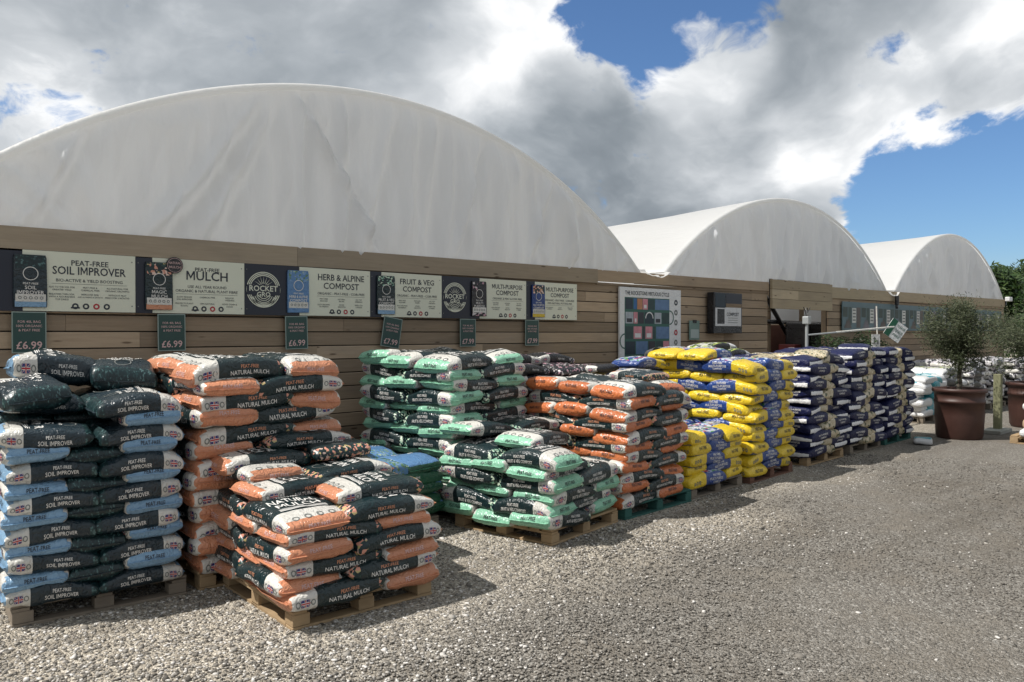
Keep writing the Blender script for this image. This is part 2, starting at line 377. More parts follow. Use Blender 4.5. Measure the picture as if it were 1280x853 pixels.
PR=dict(
 mulch=std(F_orange,P_orange,'PEAT-FREE','NATURAL MULCH','NATURAL','MULCH',I_peach,I_pinkp),
 soil=std(F_blue,P_soil,'PEAT-FREE','SOIL IMPROVER','SOIL','IMPROVER',I_white,I_black,F_deep),
 mint=std(F_mint,P_mint,'PEAT-FREE','FRUIT & VEG COMPOST','FRUIT & VEG','COMPOST',I_white,I_black),
 rust=std(F_rust,P_orange,'PEAT-FREE','MULTI-PURPOSE COMPOST','MULTI','PURPOSE',I_peach,I_black),
 yellow=dict(film=F_royal,end=F_yel,label=F_yel,head=F_royal,top=P_multi,top_foot=F_yel,icons=I_grey,u_label=-.20,u_head=.90,
   side=[('PEAT-FREE',.018,.028,.11,I_white),('MULTI-PURPOSE',.022,0.,.11,I_white),('COMPOST',.018,-.028,.11,I_white)],endtext=[('PEAT-FREE',.024,.018,I_black)],
   toptext=[('PEAT-FREE',.03,.10,I_white),('COMPOST',.05,.02,I_white)]),
 navy=dict(film=F_navy,end=F_navy,strip=F_strip,label=F_navy,head=P_tan,u_label=-.5,u_head=.26,side=[('MULTI-PURPOSE',.018,.018,-.1,I_white),('COMPOST',.018,-.014,-.1,I_white)],
   toptext=[('COMPOST',.05,.0,I_white)]),
 herb=dict(film=F_green,end=F_green,label=F_green,head=P_sky,top=F_sky,top_foot=F_sky,u_head=.45,side=[('HERB & ALPINE',.018,.012,.05,I_white)],toptext=[('COMPOST',.04,.02,I_white)]),
 pink=dict(film=F_black,end=F_black,label=F_label,head=P_pink,top=P_pink,flag=True,side=[('PEAT-FREE',.018,0,.05,I_white)]),
 lime=dict(film=F_black,end=F_white,label=F_white,head=P_lime,top=P_lime,top_foot=F_white,icons=I_grey),
 grey=dict(film=F_black,end=F_label,label=P_grey,head=P_grey,top=P_grey,top_foot=P_grey,seamhead=F_white),
 white=dict(film=F_white,end=F_white,label=F_white,head=F_teal,top=F_teal,top_foot=F_white,u_head=.3),
)
BAGS={k:[bag_mesh(k+'_bag',p,i*17+len(k)*3+1,bend=(.022,-.006,.034,.010)[i]) for i in range(4 if k in('mulch','soil','mint') else 3)] for k,p in PR.items()}
KIND=dict(mulch='mulch_bag',soil='soil_bag',mint='compost_bag',rust='rust_compost_bag',yellow='yellow_compost_bag',navy='navy_compost_bag',herb='herb_compost_bag',pink='black_compost_bag',lime='bark_bag',grey='stone_bag',white='white_compost_bag',kraft='white_sack',brown='paper_sack')
_cnt={'n':0,'lab':set(),'bad':0}
def put_bag(pk,x,y,z,rz,label,group,scale=(1,1,1),seam=True,tilt=(0,0)):
    i=_cnt['n']; _cnt['n']+=1
    me,sm=BAGS[pk][random.randrange(len(BAGS[pk]))]
    o=link_obj(KIND.get(pk,'compost_bag'),me); o.location=(x,y,z); o.rotation_euler=(tilt[0],tilt[1],rz); o.scale=scale
    nw=len(label.split())
    if label in _cnt['lab'] or nw>16: _cnt['bad']+=1; print('LABEL?',nw,label)
    _cnt['lab'].add(label)
    tag(o,label,'bag',group)
    if seam:
        for q in sm: link_obj('end_seam',q,o)
    return o
ORD='bottom second third fourth fifth sixth seventh eighth ninth tenth eleventh twelfth thirteenth fourteenth fifteenth'.split()
def lay(k): return 'in the bottom layer' if k==0 else 'in the %s layer up'%ORD[k]
def stack(pk,desc,where,group,corner,yaw,Wf,Dl,nlay,pitch,par,z0=.135,full=False,keep=None,seam=True,jit=.018,lean=(0,0)):
    """interlocked five-bag layers: three bags along the front direction, two across, mirrored every other layer"""
    W=Dl/3; Lx=Wf-W; Ly=Dl/2; cy,sy=math.cos(yaw),math.sin(yaw); H=.135
    for k in range(nlay):
        E=(k+par)%2==0; top=k>=nlay-1; B=[]
        if E:
            for i,nm in enumerate(('front left corner','middle of left side','back left corner')): B.append((Lx/2,(i+.5)*W,0.0,nm,Lx,W,True))
            for i,nm in enumerate(('front right corner','back right corner')): B.append((Lx+W/2,(i+.5)*Ly,(PI/2,-PI/2)[i],nm,Ly,W,i==0))
        else:
            for i,nm in enumerate(('front left corner','back left corner')): B.append((W/2,(i+.5)*Ly,(PI/2,-PI/2)[i],nm,Ly,W,True))
            for i,nm in enumerate(('front right corner','middle of right side','back right corner')): B.append((W+Lx/2,(i+.5)*W,PI,nm,Lx,W,i==0))
        ox,oy=random.gauss(0,jit*.7),random.gauss(0,jit*.7)
        for (bx,by,rz,nm,bl,bw,vis) in B:
            if keep and not keep(k,nm): continue
            if not (full or vis or top): continue
            jx,jy=random.gauss(0,jit),random.gauss(0,jit)
            bx+=ox+jx+lean[0]*k; by+=oy+jy+lean[1]*k
            put_bag(pk,corner[0]+bx*cy-by*sy,corner[1]+bx*sy+by*cy,z0+(k+.5)*pitch+random.gauss(0,.006)+.03*(k/nlay)*mn.noise((bx*1.7+corner[0],by*1.7,3.0)),rz+yaw+random.gauss(0,.042),
                '%s %s, %s, %s'%(desc,lay(k),nm,where),group,(bl*1.05/.66,bw*1.06/.445,pitch*random.uniform(1.44,1.60)/H),seam,(random.gauss(0,.03),random.gauss(0,.022)))
# ------------------------------------------------------------------ ground
def gravel_mat(t,b,co,out):
    geo=t.n('ShaderNodeNewGeometry').outputs['Position']
    zone=t.noise(geo,.35,4,.6).outputs[0]; fine=t.noise(geo,2.2,4,.6).outputs[0]
    sp=t.n('ShaderNodeSeparateXYZ'); t.link(geo,sp.inputs[0])
    # loose pale stone lies along the pallets, compacted brown-grey ground in the yard
    edge=t.m('ADD',t.m('SUBTRACT',sp.outputs[1],t.m('MULTIPLY',sp.outputs[0],.16)),t.m('MULTIPLY',t.m('SUBTRACT',zone,.5),2.6))
    pale=t.ss(edge,2.3,3.9)
    h=None; col=None
    for sc,wt in ((58,1.0),(120,.6)):
        vo=t.n('ShaderNodeTexVoronoi'); t.link(t.vm('MULTIPLY',geo,(1,1,.2)),vo.inputs['Vector']); vo.inputs['Scale'].default_value=sc; vo.inputs['Randomness'].default_value=1
        s2=t.n('ShaderNodeSeparateColor'); t.link(vo.outputs['Color'],s2.inputs[0])
        c=t.ramp(s2.outputs[0],[(0,(.095,.086,.074)),(.3,(.162,.148,.129)),(.6,(.232,.213,.186)),(.85,(.32,.297,.263)),(.96,(.48,.46,.42))])
        hh=t.m('MULTIPLY',t.m('SUBTRACT',1.0,vo.outputs['Distance']),wt)
        h=hh if h is None else t.m('ADD',h,hh); col=c if col is None else t.mix(.45,col,c)
    dirt=t.ramp(fine,[(.25,(.125,.104,.081)),(.75,(.245,.218,.182))])
    trk=t.noise(t.vm('MULTIPLY',geo,(.16,1.25,1)),1.0,3,.55).outputs[0]
    dm=t.ss(t.m('ADD',t.m('MULTIPLY',fine,.5),t.m('MULTIPLY',zone,.5)),.44,.60,.05,.72)
    yard=t.mix(dm,col,dirt); stone=t.mix(1.0,col,(2.0,1.93,1.80),'MULTIPLY')
    c=t.mix(pale,yard,stone); c=t.mix(t.ss(trk,.50,.68,0,.42),c,(.125,.108,.087)); t.link(c,b.inputs['Base Color'])
    bp=t.n('ShaderNodeBump'); bp.inputs['Strength'].default_value=.85; bp.inputs['Distance'].default_value=.02
    t.link(t.m('ADD',h,t.m('MULTIPLY',t.noise(geo,30,3,.7).outputs[0],.6)),bp.inputs['Height']); t.link(bp.outputs[0],b.inputs['Normal'])
gm=mat('gravel',gravel_mat,(.2,.19,.17),.95,.15)
g=MB(); NG=60
xs=np.concatenate([np.linspace(-900,-8,8),np.linspace(-6,40,93),np.linspace(45,1500,9)]); ys=np.concatenate([np.linspace(-900,-6,7),np.linspace(-4,12,33),np.linspace(16,1500,9)])
V=[(x,y,.012*mn.noise((x*.5,y*.5,0)) if -6<x<40 and -4<y<12 else 0.0) for y in ys for x in xs]; nx=len(xs)
F=[(j*nx+i,j*nx+i+1,(j+1)*nx+i+1,(j+1)*nx+i) for j in range(len(ys)-1) for i in range(nx-1)]
g.add(V,F,gm); tag(g.build('ground',smooth=True),None,None,kind='structure')
def stones():
    def fn(t,b,co,out):
        at=t.n('ShaderNodeAttribute',attribute_name='rnd')
        t.link(t.ramp(at.outputs['Fac'],[(0,(.10,.091,.079)),(.25,(.172,.157,.137)),(.55,(.25,.23,.202)),(.8,(.345,.321,.284)),(.95,(.50,.47,.43)),(1,(.65,.62,.58))]),b.inputs['Base Color'])
    m=mat('loose_stone',fn,(.2,.2,.2),.9,.2)
    N=150000
    r=2.2+np.abs(RNG.random(N))**1.35*10.5; a=TH+R(0)+(RNG.random(N)-.5)*R(80)
    x=r*np.cos(a); y=r*np.sin(a)
    pale=np.clip((y-.16*x+.9*np.sin(x*1.7+y)*.5+RNG.normal(0,.35,N)-1.9)/1.8,0,1)
    keep=(y<7.4)&(RNG.random(N)<.62+.38*pale); x,y,pale,r=x[keep],y[keep],pale[keep],r[keep]; n=len(x)
    s=(.0038+.0052*RNG.random(n)**2.2)*(1+.42*pale)*(1+(RNG.random(n)<.02)*1.0*(1-pale))*(1+(RNG.random(n)<.02)*.9)
    base=np.array([(-1,-1,-1),(1,-1,-1),(1,1,-1),(-1,1,-1),(-1,-1,1),(1,-1,1),(1,1,1),(-1,1,1)],float)*.62
    V=base[None]+RNG.normal(0,.22,(n,8,3)); V*=s[:,None,None]*np.stack([1+.5*RNG.random(n),1-.1*RNG.random(n),.55+.35*RNG.random(n)],1)[:,None,:]
    ca=RNG.random(n)*2*PI; c,sn=np.cos(ca)[:,None],np.sin(ca)[:,None]
    X=V[:,:,0]*c-V[:,:,1]*sn; Y=V[:,:,0]*sn+V[:,:,1]*c
    V=np.stack([X+x[:,None],Y+y[:,None],V[:,:,2]+(s*.05+.003)[:,None]],2).reshape(-1,3)
    fq=np.array([(3,2,1,0),(4,5,6,7),(0,1,5,4),(1,2,6,5),(2,3,7,6),(3,0,4,7)]); Fq=(fq[None]+(np.arange(n)*8)[:,None,None]).reshape(-1)
    me=bpy.data.meshes.new('loose_gravel'); me.vertices.add(n*8); me.vertices.foreach_set('co',V.ravel()); me.loops.add(n*24); me.loops.foreach_set('vertex_index',Fq.astype(np.int32))
    me.polygons.add(n*6); me.polygons.foreach_set('loop_start',np.arange(n*6,dtype=np.int32)*4); me.update(calc_edges=True)
    at=me.attributes.new('rnd','FLOAT','POINT'); at.data.foreach_set('value',np.repeat(np.clip(RNG.beta(1.6,2.4,n)*(.84+.62*pale)+(RNG.random(n)<.045)*.5,0,1),8).astype(np.float32))
    me.materials.append(m); o=link_obj('loose_gravel',me); tag(o,None,None,kind='stuff')
stones()
# ------------------------------------------------------------------ timber wall
WY=7.70
zf=lambda x:2.685+.0073*x
def wood_fn(base,light,scale=1.0):
    def fn(t,b,co,out):
        rn=t.n('ShaderNodeAttribute',attribute_name='rnd').outputs['Fac']
        off=t.n('ShaderNodeCombineXYZ'); t.link(t.m('MULTIPLY',rn,37.0),off.inputs[0]); t.link(t.m('MULTIPLY',rn,91.0),off.inputs[2])
        v=t.vm('ADD',co,off.outputs[0])
        gr=t.noise(t.vm('MULTIPLY',v,(1.2,9,22)),2.4,5,.6).outputs[0]
        kn=t.n('ShaderNodeTexVoronoi'); t.link(t.vm('MULTIPLY',v,(1.6,1,7.0)),kn.inputs['Vector']); kn.inputs['Scale'].default_value=1.35
        knot=t.ss(kn.outputs['Distance'],.05,.14,.75,0.0)
        stain=t.noise(t.vm('MULTIPLY',v,(.6,1,2.0)),1.6,4,.6).outputs[0]
        c=t.mix(gr,base,light); c=t.mix(t.ss(stain,.45,.8,0,.45),c,(.20,.175,.145)); c=t.mix(knot,c,(.07,.042,.025))
        k=t.m('ADD',.68,t.m('MULTIPLY',rn,.6)); c2=t.vm('SCALE',c); t.link(k,c2.node.inputs['Scale']); t.link(c2,b.inputs['Base Color'])
        bp=t.n('ShaderNodeBump'); bp.inputs['Strength'].default_value=.3; bp.inputs['Distance'].default_value=.006; t.link(gr,bp.inputs['Height']); t.link(bp.outputs[0],b.inputs['Normal'])
    return fn
M_wall=mat('wall_boards',wood_fn((.265,.195,.130),(.44,.340,.240)),rough=.85,spec=.2)
M_fascia=mat('fascia_boards',wood_fn((.33,.265,.19),(.48,.40,.30)),rough=.85,spec=.2)
M_pale=mat('pale_boards',wood_fn((.33,.265,.175),(.48,.395,.275)),rough=.85,spec=.2)
def planks(x0,x1,z0,ztop,m,pitch=.152,y=WY,name='wall_board',th=.03,joint=4.2,gap=.012):
    mb=MB(); rn=[]
    z=z0; row=0
    while z<max(ztop(x0),ztop(x1))-.01:
        rr=random.Random(int(z*1000)+int(x0*77)); xs=[x0]; q=x0+rr.uniform(.8,joint)
        while q<x1-.5: xs.append(q); q+=rr.uniform(joint*.55,joint)
        xs.append(x1)
        for a,b in zip(xs,xs[1:]):
            za,zb=min(z+pitch-gap,ztop(a)),min(z+pitch-gap,ztop(b))
            if za<=z+.01: continue
            yo=y+rr.uniform(-.004,.004); n0=len(mb.v)
            mb.add([(a+.0015,yo,z),(b-.0015,yo,z),(b-.0015,yo+th,z),(a+.0015,yo+th,z),(a+.0015,yo,za-.006),(b-.0015,yo,zb-.006),(b-.0015,yo+th,zb),(a+.0015,yo+th,za),(a+.0015,yo+.006,za),(b-.0015,yo+.006,zb)],
                [(3,2,1,0),(8,9,6,7),(0,1,5,4),(4,5,9,8),(1,2,6,9,5),(2,3,7,6),(3,0,4,8,7)],m); rn+= [rr.random()]*10
        z+=pitch; row+=1
    mb.box(x0,x1,y+th+.004,y+th+.02,z0,min(ztop(x0),ztop(x1)),mat('wall_backing',col=(.03,.025,.02),rough=.9)); rn+=[.5]*8
    me=mb.mesh(name); at=me.attributes.new('rnd','FLOAT','POINT'); at.data.foreach_set('value',rn); return me
def beam(x0,x1,z0,z1,m,parent,y=WY-.045,th=.075,name='fascia_board'):
    mb=MB(); n0=int((x1-x0)/.5)+1; rn=random.random()
    V=[];F=[]
    for i in range(n0+1):
        x=x0+(x1-x0)*i/n0; zz0,zz1=z0(x),z1(x); V+=[(x,y,zz0),(x,y,zz1),(x,y+th,zz1),(x,y+th,zz0)]
    for i in range(n0):
        for k in range(4): F.append((i*4+k,i*4+(k+1)%4,i*4+4+(k+1)%4,i*4+4+k))
    F+=[(0,3,2,1),(n0*4,n0*4+1,n0*4+2,n0*4+3)]
    mb.add(V,F,m); me=mb.mesh(name); at=me.attributes.new('rnd','FLOAT','POINT'); at.data.foreach_set('value',[rn]*len(V))
    return link_obj(name,me,parent)
w1=empty('timber_wall',(0,0,0)); tag(w1,'long brown horizontal board wall under the largest white tunnel, carrying the compost signs','wall',kind='thing')
link_obj('wall_board',planks(-3,13.86,0,lambda x:zf(x)-.15,M_wall),w1)
for a,b in ((-3,3.95),(3.953,8.82)): beam(a,b,lambda x:zf(x)-.195,lambda x:zf(x)+.01,M_fascia,w1)
beam(8.823,13.86,lambda x:zf(x)-.165,lambda x:zf(x)+.005,M_wall,w1,WY-.03,.06)
beam(8.83,13.86,lambda x:zf(x)-.215,lambda x:zf(x)-.185,M_wall,w1,WY-.012,.04,'batten')
w2=empty('boarded_lintel',(0,0,0)); tag(w2,'pale boarded panel with dark screw lines spanning the opening in the timber wall','wall',kind='thing')
link_obj('wall_board',planks(13.87,16.42,2.285,lambda x:2.86,M_pale,.19,WY-.10,'wall_board',.05,9.0,.006),w2)
w3=empty('timber_wall',(0,0,0)); tag(w3,'far brown board wall running under the two smaller tunnels behind the potted olives','wall',kind='thing')
link_obj('wall_board',planks(16.43,28.9,0,lambda x:zf(x)-.02,M_wall,.152),w3)
beam(16.43,28.9,lambda x:zf(x)-.24,lambda x:zf(x)+.0,M_pale,w3,WY-.035,.06)
mb=MB(); mb.box(28.9,28.93,WY,WY+40,0,2.85,M_wall); mb.build('side_wall',w3)
for xx in (13.78,16.52):
    mb=MB(); mb.box(xx-.06,xx+.06,WY+.05,WY+.17,0,2.6,M_wall); mb.build('post',w1 if xx<15 else w3)
# ------------------------------------------------------------------ tunnels
def fab(name,col,tr):
    def fn(t,b,co,out):
        nz=t.noise(t.vm('MULTIPLY',co,(1.5,1,.5)),1.1,5,.6).outputs[0]
        c=t.mix(nz,tuple(x*.90 for x in col),col); t.link(c,b.inputs['Base Color'])
        bp=t.n('ShaderNodeBump'); bp.inputs['Strength'].default_value=.5; bp.inputs['Distance'].default_value=.04
        t.link(t.noise(t.vm('MULTIPLY',co,(6,1,.7)),2.0,5,.6).outputs[0],bp.inputs['Height']); t.link(bp.outputs[0],b.inputs['Normal'])
        tl=t.n('ShaderNodeBsdfTranslucent'); t.link(c,tl.inputs[0]); mx=t.n('ShaderNodeMixShader'); mx.inputs[0].default_value=tr
        t.link(b.outputs[0],mx.inputs[1]); t.link(tl.outputs[0],mx.inputs[2]); t.link(mx.outputs[0],out.inputs[0])
    return mat(name,fn,col,.42,.4)
M_gable=fab('gable_sheet',(.83,.845,.865),.34); M_roof=fab('roof_sheet',(.88,.88,.87),.48)
def tunnel(label,x0,x1,rise,zb,sag,folds,seed,depth=34):
    r0=random.Random(seed); cx=(x0+x1)/2; hw=(x1-x0)/2; Rr=(hw*hw+rise*rise)/(2*rise)
    arc=lambda x,k=1.0:max(0,(math.sqrt(max(0,Rr*Rr-(x-cx)**2))-(Rr-rise)))*k
    root=empty('polytunnel',(cx,WY,0)); tag(root,label,'polytunnel','white polytunnels behind the timber wall','thing')
    gy=WY+.02; M=Matrix.Translation((-cx,-WY,0))
    nx=int(hw*2/.022); nz=34; V=[];F=[]
    sd=r0.uniform(0,90)
    FO=[(a,b,max(w,.07),m*1.2) for a,b,w,m in folds]+[(q+r0.uniform(-.5,.5),q+r0.uniform(-.15,.15),r0.uniform(.05,.17),r0.uniform(.02,.085)) for q in np.linspace(x0+.3,x1-.3,int(hw*5))]
    for i in range(nx+1):
        x=x0+(x1-x0)*i/nx
        for j in range(nz+1):
            f=j/nz; zbot=zb(x)-.03; h=arc(x); z=zbot+f*(max(h+zb(cx)-zb(cx)+0.0,0)+(zb(cx)-zb(x))*0+.03)
            q=.045*mn.noise((x*2.6+sd,f*.9,1))+.030*mn.noise((x*8.5+sd,f*1.3,3))+.014*mn.noise((x*19+sd,f*2.2,9))+.07*mn.noise((x*.8+sd,f*.6,7))
            for (xa,xb,wd_,amp) in FO:              # long creases running down the sheet
                xc=xb+(xa-xb)*f; d=(x-xc)/wd_; q-=1.7*amp*math.exp(-d*d)*(1.0-.3*f); q+=amp*1.2*math.exp(-((d-1.6)/1.1)**2)
            for kk in (1,2,3): q-=.055/kk*max(0,1-2.2*abs(mn.noise((x*(.9+.5*kk)+f*(1.1-.9*kk)*.8+sd,f*.55+kk*3.1,kk*7.7))))**5
            edge=max(0,(f-.80)/.20)
            V.append((x,gy+q*(1-edge)*min(1,h/1.25+.08)*(.35+.65*min(1,f*6))+.05*edge**2,z))
    for i in range(nx):
        for j in range(nz): F.append((i*(nz+1)+j,(i+1)*(nz+1)+j,(i+1)*(nz+1)+j+1,i*(nz+1)+j+1))
    mb=MB(); mb.add([tuple(M@Vector(v)) for v in V],F,M_gable); mb.build('gable_sheet',root,True)
    # roof skin with a rolled front hem
    na=72; prof=[(-.035,-.05),(-.055,-.02),(-.05,.012),(-.02,.03),(.05,.032)]+[(d,.032) for d in (.3,.7,1.2,2,3,4.5,6,8,11,15,20,27,depth)]
    V=[];F=[]
    for (dy,dn) in prof:
        k=1-sag*(1-math.exp(-max(0,dy)/5.0))
        for i in range(na+1):
            x=x0+(x1-x0)*i/na; z=arc(x,k); sl=(x-cx)/Rr
            w=.02*mn.noise((x*1.1+sd,dy*.6,5))*min(1,max(0,dy))
            V.append((x+sl*dn,gy+.02+dy,zb(x)+z+dn*math.sqrt(1-sl*sl)+w))
    for p in range(len(prof)-1):
        for i in range(na): F.append((p*(na+1)+i,p*(na+1)+i+1,(p+1)*(na+1)+i+1,(p+1)*(na+1)+i))
    mb=MB(); mb.add([tuple(M@Vector(v)) for v in V],F,M_roof); mb.build('roof_sheet',root,True)
    return root
tunnel('largest white polytunnel gable, nearest, with diagonal creases, above the compost signs',.58,9.93,1.86,lambda x:2.72,.10,[(3.6,2.4,.11,.075),(3.75,2.9,.10,.05),(3.9,5.0,.07,.06),(5.6,5.5,.04,.03),(6.6,6.1,.06,.05),(7.9,7.4,.04,.045),(4.4,4.6,.05,-.03),(1.9,1.4,.05,.05),(6.1,6.0,.03,.04),(8.5,8.2,.04,.03)],1)
tunnel('middle white polytunnel with sunlit left slope above the boarded opening',10.55,19.56,1.70,lambda x:2.79,.17,[(12,11.8,.05,.03),(14.1,14.0,.04,.04),(16,15.9,.04,.03),(17.5,17.6,.05,.03)],2)
tunnel('farthest white polytunnel at the right end of the wall beside the trees',20.05,28.85,1.74,lambda x:2.86,.15,[(22,21.8,.05,.03),(24.4,24.3,.04,.03),(26.5,26.6,.05,.03)],3)
# gutters in the valleys
for xv,lab in ((10.24,'crumpled white sheet gutter in the valley between the first and second tunnels'),(19.80,'white valley gutter between the second and third tunnels with a short black spout')):
    r=empty('valley_gutter',(xv,WY,2.6)); tag(r,lab,'gutter')
    mb=MB(); V=[];F=[]; n=18; w=.36 if xv<15 else .28
    for p,dy in enumerate((-.10,-.02,.1,.6,2,6,14,34)):
        for i in range(n+1):
            x=-w+2*w*i/n; V.append((x,dy,.12+.10*(x/w)**2+(.045*mn.noise((x*11,dy*5,2)) if dy<.3 else 0)))
    for p in range(7):
        for i in range(n): F.append((p*(n+1)+i,p*(n+1)+i+1,(p+1)*(n+1)+i+1,(p+1)*(n+1)+i))
    mb.add(V,F,M_roof); mb.build('gutter_sheet',r,True)
    if xv>15:
        mb=MB(); mb.bar((.05,-.12,.12),(.05,-.12,-.10),.05,F_black); mb.bar((.05,-.12,-.10),(.0,-.14,-.18),.035,F_black); mb.build('spout',r)
r=empty('floodlight',(28.95,WY-.06,2.84)); tag(r,'small pale floodlight fixed to the far end of the timber wall','light')
mb=MB(); mb.box(-.16,.16,-.14,.0,.0,.14,F_white); mb.build('lamp_head',r,bevel=.02); mb=MB(); mb.box(-.04,.04,0,.06,-.12,.05,F_black); mb.build('bracket',r)
# ------------------------------------------------------------------ signs on the wall
M_cream=mat('sign_cream',col=(.68,.69,.56),rough=.45,vary=.05,vscale=2); M_navyb=mat('sign_navy',col=(.012,.016,.030),rough=.4)
M_tagb=mat('tag_green',col=(.020,.060,.052),rough=.45,vary=.15,vscale=8); M_tagrim=mat('tag_rim',col=(.26,.33,.30),rough=.5)
I_sign=mat('ink_sign',col=(.022,.028,.040),rough=.5)
SY=WY-.045
def decal(mb,V,F,m,x,z,y,s=1.0):
    mb.add([(x+p*s,y,z+q*s) for p,q in V],F,m)
def emblem(mb,x,z,y,r,m,words=True):
    for a in range(3): v,f=ring2(r*(.95-.09*a),r*(1.0-.09*a),40); decal(mb,v,f,m,x,z,y)
    for i in range(9):                                # a sprouting sun above, furrows below
        a=R(12+i*19.5); p=np.array([(math.cos(a-.09)*r*.20,math.sin(a-.09)*r*.20),(math.cos(a)*r*.66,math.sin(a)*r*.66),(math.cos(a+.09)*r*.20,math.sin(a+.09)*r*.20)])
        p[:,1]+=r*.14; decal(mb,p,[(0,1,2)],m,x,z,y)
    for i in range(5): v,f=ring2(r*(.30+.11*i),r*(.335+.11*i),16,0,-r*.18,R(200),R(340)); decal(mb,v,f,m,x,z,y)
    if words:
        v,f=rect2(-r*.98,r*.98,-r*.30,r*.26); decal(mb,v,f,M_navyb,x,z,y-.001)
        v,f=tx('ROCKET',r*.30,r*1.8,.035); decal(mb,v,f,m,x,z+r*.07,y-.002)
        v,f=tx('GRO',r*.26,r*.9,.035); decal(mb,v,f,m,x,z-r*.26,y-.002)
def product(parent,x,z0,z1,film,foot,prt,lines,inkc=I_white):
    mb=MB(); y=SY-.022; w=.125
    prof=[(-w*.97,z0),(w*.97,z0+.004),(w,z0+.1),(w*.96,z1-.03),(w*.90,z1),(-w*.92,z1),(-w*.98,z1-.03),(-w,z0+.1)]
    V=[(x+p,y,q) for p,q in prof]+[(x+p,y+.018,q) for p,q in prof]; n=len(prof)
    mb.add(V,[tuple(range(n))]+[(i,n+i,n+(i+1)%n,(i+1)%n) for i in range(n)],film)
    v,f=rect2(-w*.93,w*.93,z0+.006,z0+.06); decal(mb,v,f,foot,x,0,y-.0015)
    v,f=rect2(-w*.9,w*.9,z0+.05,z0+.115); decal(mb,v,f,F_label,x,0,y-.003)
    for i in range(5): v,f=ring2(.008,.014,8); decal(mb,v,f,I_grey,x-.08+.04*i,z0+.083,y-.004)
    v,f=rect2(-w*.88,w*.88,z1-.12,z1-.006,1,1); decal(mb,v,f,prt,x,0,y-.0015)
    v,f=ring2(.052,.058,20); decal(mb,v,f,inkc,x,z1-.16,y-.003); v,f=ring2(.0,.05,20); decal(mb,v,f,film,x,z1-.16,y-.0025)
    zz=z1-.245
    for i,s in enumerate(lines):
        h=.017 if i==0 else .030; v,f=tx(s,h,w*1.7,.02); decal(mb,v,f,inkc,x,zz,y-.003); zz-=h*.5+.026 if i else .034
    mb.build('product_picture',parent)
def sign_board(label,xa,xd,xb,title,sub,small,film,foot,prt,plines,logo=False,z0=1.99,z1=2.515):
    root=empty('sign_board',(0,0,0)); tag(root,label,'sign','compost signs along the timber wall')
    mb=MB(); mb.box(xa,xb,SY,SY+.018,z0,z1,M_navyb); mb.build('backing_panel',root)
    mb=MB(); mb.box(xd,xb,SY-.004,SY-.0005,z0+.003,z1-.003,M_cream); mb.build('cream_panel',root)
    cx=(xd+.10+xb)/2+.02; W=xb-xd; mb=MB(); y=SY-.006
    z=z1-.085
    for i,(s,h) in enumerate(title):
        v,f=tx(s,h,W*.66,.03); decal(mb,v,f,I_sign,cx,z-h*.2,y); z-=h*1.42
    for s in sub: v,f=tx(s,.026,W*.74,.012); decal(mb,v,f,I_sign,cx,z-.004,y); z-=.042
    v,f=rect2(-W*.34,W*.34,-.0012,.0012); decal(mb,v,f,I_sign,cx,z+.008,y); z-=.022
    for r_,row in enumerate(small):
        for k,s in enumerate(row):
            for q,ln in enumerate(s.split('/')):
                v,f=tx(ln,.0145,W*.225,.008); decal(mb,v,f,I_sign,cx-W*.25+W*.25*k,z-q*.023,y)
        z-=.062
    mb.build('lettering',root)
    for k in range(4):
        mb=MB(); v,f=ring2(.013,.027,12); decal(mb,v,f,I_red if k==2 else I_sign,cx-.12+.085*k,z0+.05,y)
        if k==0: v,f=rect2(-.035,.035,-.02,-.006); decal(mb,v,f,I_sign,cx-.12,z0+.05,y-.001)
        mb.build('award_icon',root)
    if logo:
        mb=MB(); lx=(xa+xd)/2-.10; emblem(mb,lx,(z0+z1)/2,SY-.004,.185,M_cream); mb.build('round_emblem',root)
        mb=MB()
        for q in (z0+.12,z1-.04): mb.lathe([(0,0),(.010,0)],I_white,8)
    px=xd+.055 if not logo else xd-.02
    product(root,px,z0+.03,z1-.045,film,foot,prt,plines)
    mb=MB()
    for q in (z0+.06,z1-.06):
        for xx in (xa+.02,xb-.03): v,f=ring2(0,.006,8); decal(mb,v,f,I_grey,xx,q,SY-.007)
    mb.build('screw',root)
SM1=[['ADD TO THE SOIL FOR/GREATER YIELD','PEAT-FREE &/CHEMICAL FREE','ALL-NATURAL FOR/ORGANIC GROWING'],['BREATHES THIN SOIL/WITH A NOURISHING/TOP DRESS','IMPROVES SOIL/AND NUTRIENTS & GROWTH','WITHOUT PEAT/FEEDS FOR 3 MONTHS']]
SM2=[['SLOW RELEASE/SOIL IMPROVER','CHEMICAL-FREE','REDUCES/WEEDING'],['PROTECTS PLANT/ROOTS','100% NATURAL','GOOD DRAIN &/LOOKS']]
SM3=[['PEAT-FREE/RICH MIX','NATURAL/RECIPE','NO TOP/DRESSING'],['RICH ORGANIC/NUTRIENTS','GOOD/GROWTH','FEEDS FOR/6 WEEKS']]
sign_board('cream sign headed PEAT-FREE SOIL IMPROVER, leftmost in the row',1.20,1.42,2.318,[('PEAT-FREE',.045),('SOIL IMPROVER',.068)],['BIO-ACTIVE & YIELD BOOSTING'],SM1,F_deep,F_blue,P_soil,['PEAT-FREE','SOIL','IMPROVER'])
sign_board('cream sign headed PEAT-FREE MULCH with a dark round sticker',2.322,2.47,3.36,[('PEAT-FREE',.036),('MULCH',.085)],['USE ALL YEAR ROUND','ORGANIC & NATURAL PLANT FIBRE'],SM2,F_dark,F_orange,P_orange,['PEAT-FREE','MAGIC','MULCH'])
